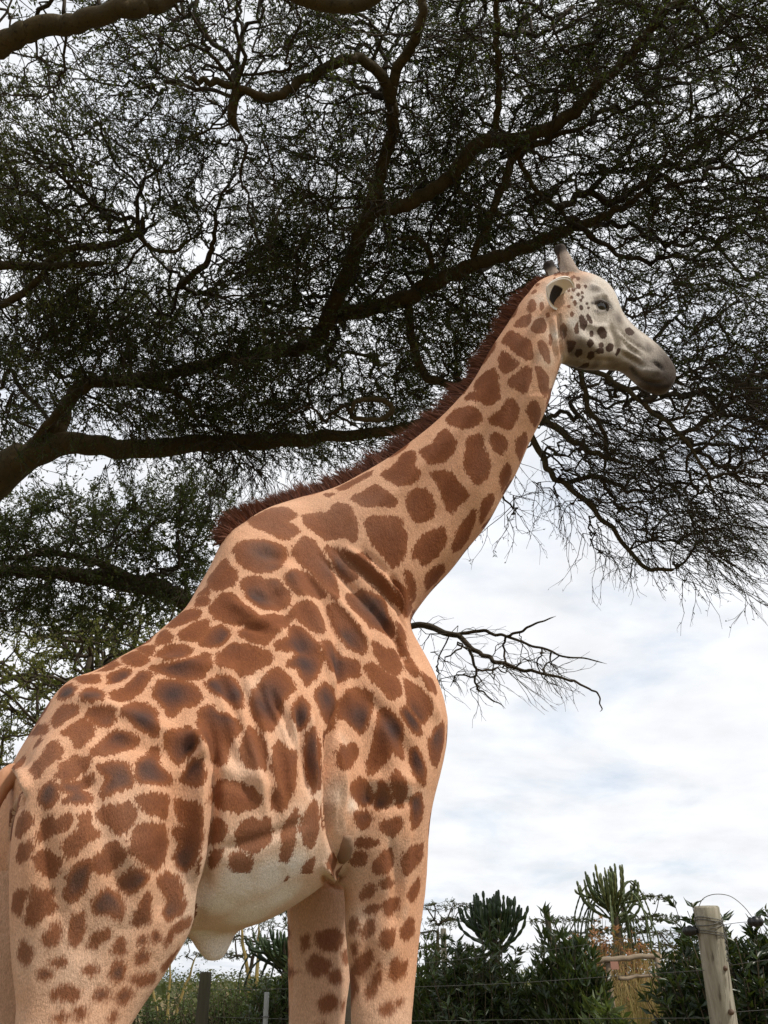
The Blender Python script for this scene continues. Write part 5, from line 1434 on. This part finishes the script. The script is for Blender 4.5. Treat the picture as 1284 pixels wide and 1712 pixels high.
# dark smoky centres of the blotches on the flank
CENT = [(320, 1250), (325, 1275), (450, 1160), (440, 1180), (470, 960), (440, 925), (600, 1200), (510, 1110), (500, 1080), (560, 1110), (545, 1170), (250, 1290), (195, 1300), (190, 1225), (655, 1220), (620, 1015), (640, 1030), (580, 1070), (430, 1000), (380, 1065), (300, 1110), (215, 1130), (290, 1160), (360, 1150), (395, 1160), (505, 1200), (80, 1330), (115, 1330), (240, 1475), (185, 1500), (700, 1270), (690, 1200), (560, 950), (730, 1230), (160, 1520), (135, 1470), (275, 1530), (305, 1440), (530, 1250), (515, 1280), (640, 1340), (620, 1345), (690, 1340), (580, 1370), (238, 1573), (260, 1565), (200, 1640), (165, 1665), (75, 1630), (770, 1020), (375, 1190), (240, 1200), (110, 1160), (150, 1165)]
for x, y in CENT:
    p, n = hit(x, y)
    if p is None: continue
    d = np.linalg.norm(BV - p, axis=1)
    np.maximum(DARK, np.exp(-(d / .052) ** 2) * 1.0 * (SD < 0.002), out=DARK)
_bell = poly_in(np.array([(346, 1462), (420, 1462), (470, 1478), (500, 1462), (545, 1462), (500, 1500), (410, 1565), (330, 1575)], float), np.c_[_ppx, _ppy]) & (z > 1.5) & (np.abs(_l) < .42)
SD = np.where(_bell, .06, SD)          # the pale belly carries no blotches
SOFT = np.where(z < 1.9, .005, SOFT) + np.clip((1.85 - z) * .022, 0, .010)
SOFT = np.where(_head, .0022, SOFT)
def mirror_head(v): return v - 2 * ((v - HP0) @ HL) * HL
FACE = np.zeros(NB)
for x, y, r, v in [(930, 480, .06, .8), (960, 490, .08, 1), (960, 530, .08, 1), (990, 500, .06, 1), (985, 560, .08, 1), (1010, 540, .06, 1), (1020, 575, .06, 1), (1000, 600, .06, 1), (965, 590, .06, 1), (1040, 600, .05, 1), (1040, 545, .05, 1), (1060, 580, .05, 1), (1085, 600, .05, 1), (1100, 620, .05, 1), (905, 500, .05, .5), (925, 560, .05, .7), (935, 590, .05, .7)]:
    dab(FACE, x, y, r, v)
_sh = np.array([on_plane(x, y, WITH, LD) for x, y in [(356, 1560), (362, 1585), (370, 1605)]])
for c in _sh: PALE = np.maximum(PALE, np.exp(-(np.linalg.norm(BV - c, axis=1) / .11) ** 4))
# muzzle darkens towards the lips; ink-dark lines at mouth, nostril and eye corner
_m0, _m1 = on_plane(920, 495, HP0, HL), on_plane(1125, 645, HP0, HL)
_f = ((BV - _m0) @ unit(_m1 - _m0)) / np.linalg.norm(_m1 - _m0)
_k = np.clip((_f - .64) / .24, 0, 1); TONE = np.maximum(TONE, _head * _k * _k * (3 - 2 * _k) * .97)
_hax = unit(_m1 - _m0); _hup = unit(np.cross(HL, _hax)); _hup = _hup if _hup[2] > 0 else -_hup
_fw = (BV - on_plane(934, 560, HP0, HL)) @ HH
_fm = np.clip(_fw / .07 + .35, 0, 1)
FACE = np.maximum(FACE, _head * np.clip((_f - .02) / .16, 0, 1)) * np.maximum(_fm, (BV[:, 2] > 4.25) * .6)
_topn = np.clip((N0 @ _hup - .25) / .5, 0, 1)
TONE = np.maximum(TONE, _head * _topn * np.clip((_f - .30) / .15, 0, 1) * .78)
TONE = np.maximum(TONE, _head * _topn * np.clip((_f + .05) / .1, 0, 1) * .25)
TONE = np.maximum(TONE, _head * np.clip((-(N0 @ _hup) - .35) / .4, 0, 1) * np.clip((_f - .1) / .1, 0, 1) * .7 * _fm)  # head underside darkened: shade painted in, along with the jaw spots
for _hs in (np.array([_hb, _hm, _ht]), np.array([mirror_head(q) for q in (_hb, _hm, _ht)])):
    _i, _D, _pp = dist_to(smooth_path(_hs, 4), BV, .07)
    FACE[_i] = np.maximum(FACE[_i], np.clip((.062 - _D) / .02, 0, 1) * .75 * (BV[_i, 2] > _hb[2] - .01)); TONE[_i] = np.maximum(TONE[_i], np.clip((.062 - _D) / .02, 0, 1) * .45 * (BV[_i, 2] > _hb[2] - .01))
INK = np.zeros(NB)
for pl, w, v in [([(1056, 616), (1066, 630), (1082, 640), (1100, 645), (1118, 646)], .011, .8), ([(1094, 605), (1101, 610), (1107, 618)], .010, .95), ([(990, 507), (998, 505), (1006, 503), (1018, 506)], .009, .9), ([(996, 519), (1006, 523), (1016, 519)], .006, .6),
                 ([(940, 548), (943, 566)], .012, .7), ([(951, 573), (957, 590)], .016, .7), ([(936, 525), (939, 560), (942, 600)], .0045, .5), ([(1068, 628), (1085, 632)], .018, .35), ([(1112, 625), (1122, 640)], .02, .45)]:  # the long thin line paints shade into the fold behind the jaw
    P = hits(pl, 3.0)
    if len(P) < 2: continue
    idx, D, par = dist_to(P, BV, w * 3)
    INK[idx] = np.maximum(INK[idx], v * np.exp(-(D / w) ** 2))
NECKF = np.clip((z - 3.2) / .5, 0, 1)          # crisper, evenly brown blotches up the neck
# ------------------------------------------------------------------ hide material
hide = Mat('giraffe_hide', rough=.72, spec=.12)
oc = hide.obj()
sd = hide.attr('patch'); soft = hide.attr('soft'); pale = hide.attr('pale'); dark = hide.attr('dark'); tone = hide.attr('tone'); neckf = hide.attr('neckf')
n_edge = hide.noise(55, 5, .62, hide.stretch(oc, (1, 1, .5)))
n_edge2 = hide.noise(210, 3, .65, hide.stretch(oc, (1, 1, .25)))
jit = hide.math('ADD', hide.math('MULTIPLY', hide.math('SUBTRACT', n_edge, .5), .030), hide.math('MULTIPLY', hide.math('SUBTRACT', n_edge2, .5), .036))
jit = hide.math('MULTIPLY', jit, hide.attr('jit'))
sdj = hide.math('ADD', sd, jit)
mask = hide.n('ShaderNodeMapRange', {'Value': sdj, 'From Min': soft, 'From Max': hide.math('MULTIPLY', soft, -1.0)}, interpolation_type='SMOOTHSTEP').outputs[0]
fine = hide.noise(300, 4, .7, hide.stretch(oc, (1, 1, .4)))
big = hide.noise(5, 4, .6)
mid = hide.noise(26, 4, .6)
# ground colour of the coat
tan = hide.mix(big, (.57, .300, .170), (.66, .385, .240))
tan = hide.mix(hide.ramp(mid, .35, .7, 0, .35), tan, (.48, .225, .115))
cream = hide.mix(mid, (.74, .62, .50), (.66, .50, .37))
cream = hide.mix(hide.ramp(pale, .7, 1.0), cream, (.84, .80, .74))
ground_c = hide.mix(pale, tan, cream)
ground_c = hide.mix(hide.attr('face'), ground_c, hide.mix(mid, (.70, .65, .58), (.46, .39, .32)))
# blotches
brown = hide.mix(big, (.130, .038, .013), (.185, .056, .018))
brown = hide.mix(hide.ramp(mid, .4, .75, 0, .5), brown, (.23, .075, .024))
rim = hide.ramp(sd, -.035, .0, 0, .35)
brown = hide.mix(rim, brown, (.26, .088, .028))
centre = hide.math('MULTIPLY', hide.math('MULTIPLY', dark, hide.ramp(sd, -.002, -.024, 0, 1)), hide.ramp(mid, .25, .6, .6, 1))
brown = hide.mix(centre, brown, (.036, .021, .021))
brown = hide.mix(hide.math('MULTIPLY', pale, .75), brown, (.27, .125, .068))
brown = hide.mix(hide.math('MULTIPLY', hide.attr('face'), .85), brown, (.036, .021, .015))
colr = hide.mix(hide.math('MULTIPLY', mask, .96), ground_c, brown)
# muzzle, eye rims and the shade painted under the jaw
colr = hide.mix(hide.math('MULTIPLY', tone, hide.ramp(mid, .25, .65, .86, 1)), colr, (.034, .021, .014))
colr = hide.mix(hide.attr('black'), colr, (.018, .014, .012))
colr = hide.mix(hide.math('MULTIPLY', hide.ramp(hide.noise(2.3, 5, .65), .45, .75, 0, .20), hide.math('SUBTRACT', 1.0, hide.attr('face'))), colr, (.45, .34, .26))
# hair by hair flecks
fl = hide.ramp(fine, .25, .75, .60, 1.32, smooth=False)
colr = hide.mix(1.0, colr, hide.n('ShaderNodeCombineColor', {0: fl, 1: fl, 2: fl}).outputs[0], 'MULTIPLY')
hide.color(colr)
hb = hide.math('ADD', hide.math('MULTIPLY', fine, .55), hide.math('MULTIPLY', hide.noise(130, 4, .6, hide.stretch(oc, (1, 1, .4))), .45))
wr = hide.noise(17, 5, .65, hide.stretch(oc, (1, 1, .55)), .6)
hide.bump(hide.math('ADD', hb, hide.math('MULTIPLY', wr, 1.9)), .55, .009)
hide.b.inputs['Sheen Weight'].default_value = .02
hide.b.inputs['Sheen Roughness'].default_value = .5
hide.b.inputs['Sheen Tint'].default_value = (1, .85, .7, 1)
# ------------------------------------------------------------------ assemble the giraffe
giraffe = thing('giraffe', tuple(GIR_ORIGIN), 'tall giraffe with brown blotches and reddish mane standing under the acacia', 'giraffe')
# horns: dark hairy knobs
HORN = np.zeros(NB)
for tip in (_hq, _hq - 2 * ((_hq - HP0) @ HL) * HL):
    d = np.linalg.norm(BV - tip, axis=1)
    HORN = np.maximum(HORN, np.clip((.075 - d) / .03, 0, 1))
BLACK = np.maximum(DARK * _head * .6, INK)
body_me = make_mesh('giraffe_body', BV - GIR_ORIGIN, BQ, hide.m, True, dict(patch=('FLOAT', SD), pale=('FLOAT', PALE), dark=('FLOAT', DARK), tone=('FLOAT', np.maximum(TONE, HORN * .95)),
    soft=('FLOAT', SOFT), neckf=('FLOAT', NECKF), face=('FLOAT', FACE), black=('FLOAT', np.maximum(BLACK, HORN * .85)), jit=('FLOAT', np.where(_head, .35, 1.0))))
body = add('body', body_me, giraffe)

ear_mat = Mat('ear_hair', .8, .15)
_a = ear_mat.attr('tint')
ear_mat.color(ear_mat.mix(ear_mat.ramp(_a, .25, .7), ear_mat.mix(ear_mat.noise(60, 4), (.90, .87, .82), (.80, .74, .66)), (.03, .024, .022)))
ear_mat.bump(ear_mat.noise(220, 3), .3, .004)
def build_ear(base, e, o, name):
    e = unit(e); o = unit(o - (o @ e) * e); s_ = np.cross(e, o)
    ns, nt = 18, 15
    V, A = [], []
    for layer in (0, 1):
        for i in range(ns):
            t = i / (ns - 1)
            w = .078 * (math.sin(math.pi * min(1, .16 + .84 * t) ** .85) ** .8) * (1 - .25 * t) + .002
            for j in range(nt):
                th = (j / (nt - 1) - .5) * 2 * RAD(118 - 45 * t)
                r = w * (1 - .10 * layer) - .004 * layer
                p = base + e * (.225 * t) + o * (-math.cos(th) * r * .48 + .02) + s_ * math.sin(th) * r - UPZ * .02 * t * t
                V.append(p)
                A.append((.95 if -RAD(62) < th < RAD(18) and .08 < t < .5 else .1) if layer else .08)  # dark patch painted for the shaded hollow inside the ear
    V = np.array(V); Q = []
    for layer in (0, 1):
        b = layer * ns * nt
        for i in range(ns - 1):
            for j in range(nt - 1):
                q = [b + i * nt + j, b + i * nt + j + 1, b + (i + 1) * nt + j + 1, b + (i + 1) * nt + j]
                Q.append(q if layer else q[::-1])
    rim = [i * nt for i in range(ns)] + [(ns - 1) * nt + j for j in range(1, nt)] + [i * nt + nt - 1 for i in range(ns - 2, -1, -1)]
    for a, b in zip(rim, rim[1:]):
        Q.append([a, b, b + ns * nt, a + ns * nt])
    me = make_mesh(name, V - GIR_ORIGIN, np.array(Q), ear_mat.m, True, {'tint': ('FLOAT', A)})
    return add(name, me, giraffe)
def mir(v, axis_only=False):
    return v - 2 * (v @ HL) * HL if axis_only else v - 2 * ((v - HP0) @ HL) * HL
_eb, _en = hit(944, 492)
_eb = _eb + HL * .01
_e = -HH * .72 - HL * .52 - UPZ * .30
_o = unit(CAM - _eb) + HH * .45
build_ear(_eb, _e, _o, 'ear')
_e2 = mir(-HH * .88 - HL * .52 - UPZ * .06, True)
EARS = (project(_eb), project(_eb + unit(_e) * .2), project(mir(_eb)), project(mir(_eb) + unit(_e2) * .2))
build_ear(mir(_eb), _e2, mir(_o, True), 'ear')
# eyes
eye_mat = Mat('eye', .05, .8).color((.012, .008, .006))
lid_mat = simple('eyelid', (.05, .04, .035), .6, .3, (.10, .075, .06), 60)
_c, _n = hit(1006, 512)
for far in (0, 1):
    c = _c + HL * .010
    bmx = bmesh.new(); bmesh.ops.create_uvsphere(bmx, u_segments=24, v_segments=16, radius=.024)
    me = bpy.data.meshes.new('eye'); bmx.to_mesh(me); bmx.free(); me.materials.append(eye_mat.m)
    for p in me.polygons: p.use_smooth = True
    cc = mir(c) if far else c
    eo = add('eye', me, giraffe, loc=tuple(cc - GIR_ORIGIN))
    g = Geo()
    fw = unit(HH - UPZ * .35); up = unit(UPZ + HH * .35)
    th = np.linspace(RAD(-25), RAD(205), 14)
    P = c - HL * (.008 + .012 * np.sin(th))[:, None] + (np.cos(th) * .030)[:, None] * fw + (np.sin(th) * .021)[:, None] * up
    if far: P = P - 2 * ((P - HP0) @ HL)[:, None] * HL
    g.tube(P, .0065, 8)
    for k in range(3, 12):                           # lashes
        q = P[k]; dr = unit((q - cc) * 1.0 + fw * .4 - UPZ * .3 + (HL if far else -HL) * .4)
        g.tube(np.array([q, q + dr * .016, q + dr * .03 - UPZ * .008]), np.array([.0016, .0012, .0004]), 4)
    lid = add('eyelid', g.mesh('eyelid', lid_mat.m, origin=cc), eo)
# mane: stiff upright hair along the crest
mane_mat = Mat('mane_hair', .6, .25)
_t = mane_mat.attr('tint')
mane_mat.color(mane_mat.mix(_t, (.075, .028, .018), (.27, .115, .07)))
SN = smooth_path([np.r_[on_plane(x, y, WITH, LD), PHI, .2] for x, y in [(364, 914), (378, 890), (402, 868)]] + [np.r_[at_y(a, b, Y), RAD(ang), w] for a, b, c, d, Y, ang, w, tp in NK[1:12]], 32)
g = Geo()
_len_t = np.linspace(0, 1, len(SN))
crest = []
for r in SN:
    n = np.array([-math.sin(r[3]), math.cos(r[3]), 0])
    loc, nor, ii, dd = BVH.find_nearest(Vector(r[:3] + UPZ * .03))
    crest.append(np.array(loc))
crest = np.array(crest)
_tan = unit(np.gradient(crest, axis=0))
clump = rng.normal(0, 1, (400, 3))
NH = 14000
segs = 4
kk = rng.random(NH) * (len(crest) - 1.001)
for q in range(NH):
    i = int(kk[q]); f = kk[q] - i; t = kk[q] / (len(crest) - 1)
    p = crest[i] * (1 - f) + crest[i + 1] * f
    n = np.array([-math.sin(SN[i][3]), math.cos(SN[i][3]), 0])
    side = rng.normal(0, .010)
    tan = _tan[i]
    upn = unit(np.cross(n, tan)); upn = upn if upn[2] > 0 else -upn
    L = np.interp(t, [0, .04, .12, .3, .6, .85, 1], [.035, .055, .075, .08, .08, .07, .035]) * rng.uniform(.5, 1.0) * (1 + .22 * clump[int(t * 199)][0])
    cl = clump[int(t * 399 * .999)]
    lean = -.30 + .10 * t + .16 * cl[0] * (1.5 if t < .15 else 1) + rng.normal(0, .15)
    d = unit(upn + tan * lean + n * (side * 12 + .14 * cl[1] + rng.normal(0, .10)))
    w = rng.uniform(.0011, .0019)
    p0 = p + n * side - upn * .006
    bend = tan * (-.35) + UPZ * -.12
    pts = np.array([p0 + d * L * s + bend * L * .35 * s * s for s in np.linspace(0, 1, segs)])
    wd = unit(np.cross(d, CAM - p + rng.normal(0, 1.0, 3)))
    ww = w * np.array([1, .95, .7, .12])
    V = np.concatenate([pts + wd * ww[:, None], pts - wd * ww[:, None]])
    Q = [[s, s + 1, segs + s + 1, segs + s] for s in range(segs - 1)]
    g.raw(V, Q, a=np.clip(rng.normal(.40, .2) + .25 * cl[2] * .5, 0, 1) * np.tile(np.linspace(1, .75, segs), 2))
mane = add('mane', g.mesh('mane', mane_mat.m, origin=GIR_ORIGIN), giraffe, kind='stuff')
# tail
g = Geo()
tb, _ = hit(24, 1288)
if tb is None: tb = on_plane(24, 1288, WITH, LD)
tb = on_plane(16, 1290, WITH, LD)
P = [tb + HD * .09 - UPZ * .03, tb + HD * .01 - UPZ * .01, tb - HD * .035 - UPZ * .10, tb - HD * .055 - UPZ * .30, tb - HD * .06 - UPZ * .55, tb - HD * .06 - UPZ * .80]
P = smooth_path(np.array(P), 6)
g.tube(P, np.interp(np.linspace(0, 1, len(P)), [0, .2, .5, 1], [.040, .036, .026, .012]), 14)
tail = add('tail', g.mesh('tail', simple('tail_hide', (.62, .34, .20), .7, .2, (.28, .11, .05), 9, .3).m, origin=GIR_ORIGIN), giraffe)
g = Geo()
for q in range(500):
    p = P[-1] + rng.normal(0, .008, 3) + UPZ * rng.uniform(0, .12)
    d = unit(np.array([rng.normal(0, .12), rng.normal(0, .12), -1]))
    g.tube(np.array([p, p + d * .15, p + d * rng.uniform(.3, .5) + rng.normal(0, .02, 3)]), np.array([.0015, .0013, .0004]), 3, cap=False)
add('tail_tuft', g.mesh('tail_tuft', simple('tail_hair', (.015, .011, .01), .5).m, origin=GIR_ORIGIN), tail, kind='stuff')
# hooves
hoof_mat = simple('hoof', (.05, .04, .032), .5, .3, (.10, .08, .06), 30, .3)
for f in FOOT:
    g = Geo()
    for s_ in (-1, 1):
        c = np.array([f[0], f[1], 0]) + LD * .038 * s_ + HD * .01
        rings = []
        for zz, rx, ry, sh in [(.13, .055, .030, -.02), (.08, .075, .037, 0), (.03, .098, .041, .02), (.0, .105, .043, .03)]:
            th = np.arange(16) * 2 * math.pi / 16
            rings.append(c + UPZ * zz + HD * sh + (np.cos(th) * rx)[:, None] * HD + (np.sin(th) * ry)[:, None] * LD)
        V = np.vstack(rings); Q = []
        for i in range(3):
            for j in range(16):
                Q.append([i * 16 + j, (i + 1) * 16 + j, (i + 1) * 16 + (j + 1) % 16, i * 16 + (j + 1) % 16])
        V = np.vstack([V, rings[0].mean(0), rings[-1].mean(0)])
        T = [[64, j, (j + 1) % 16] for j in range(16)] + [[65, 48 + (j + 1) % 16, 48 + j] for j in range(16)]
        g.raw(V, Q, T)
    add('hoof', g.mesh('hoof', hoof_mat.m, origin=GIR_ORIGIN), giraffe)
# horny pad at the elbow fold
_p1, _ = hit(581, 1398); _p2, _ = hit(571, 1440)
g = Geo()
P = smooth_path(np.array([_p1, (_p1 + _p2) / 2 - LD * .012, _p2]), 5)
g.tube(P, np.interp(np.linspace(0, 1, 11), [0, .3, .8, 1], [.014, .023, .025, .014]), 14, flat=.75)
add('elbow_pad', g.mesh('elbow_pad', simple('callus', (.36, .24, .16), .85, .1, (.20, .12, .075), 35, .5).m, origin=GIR_ORIGIN), giraffe)
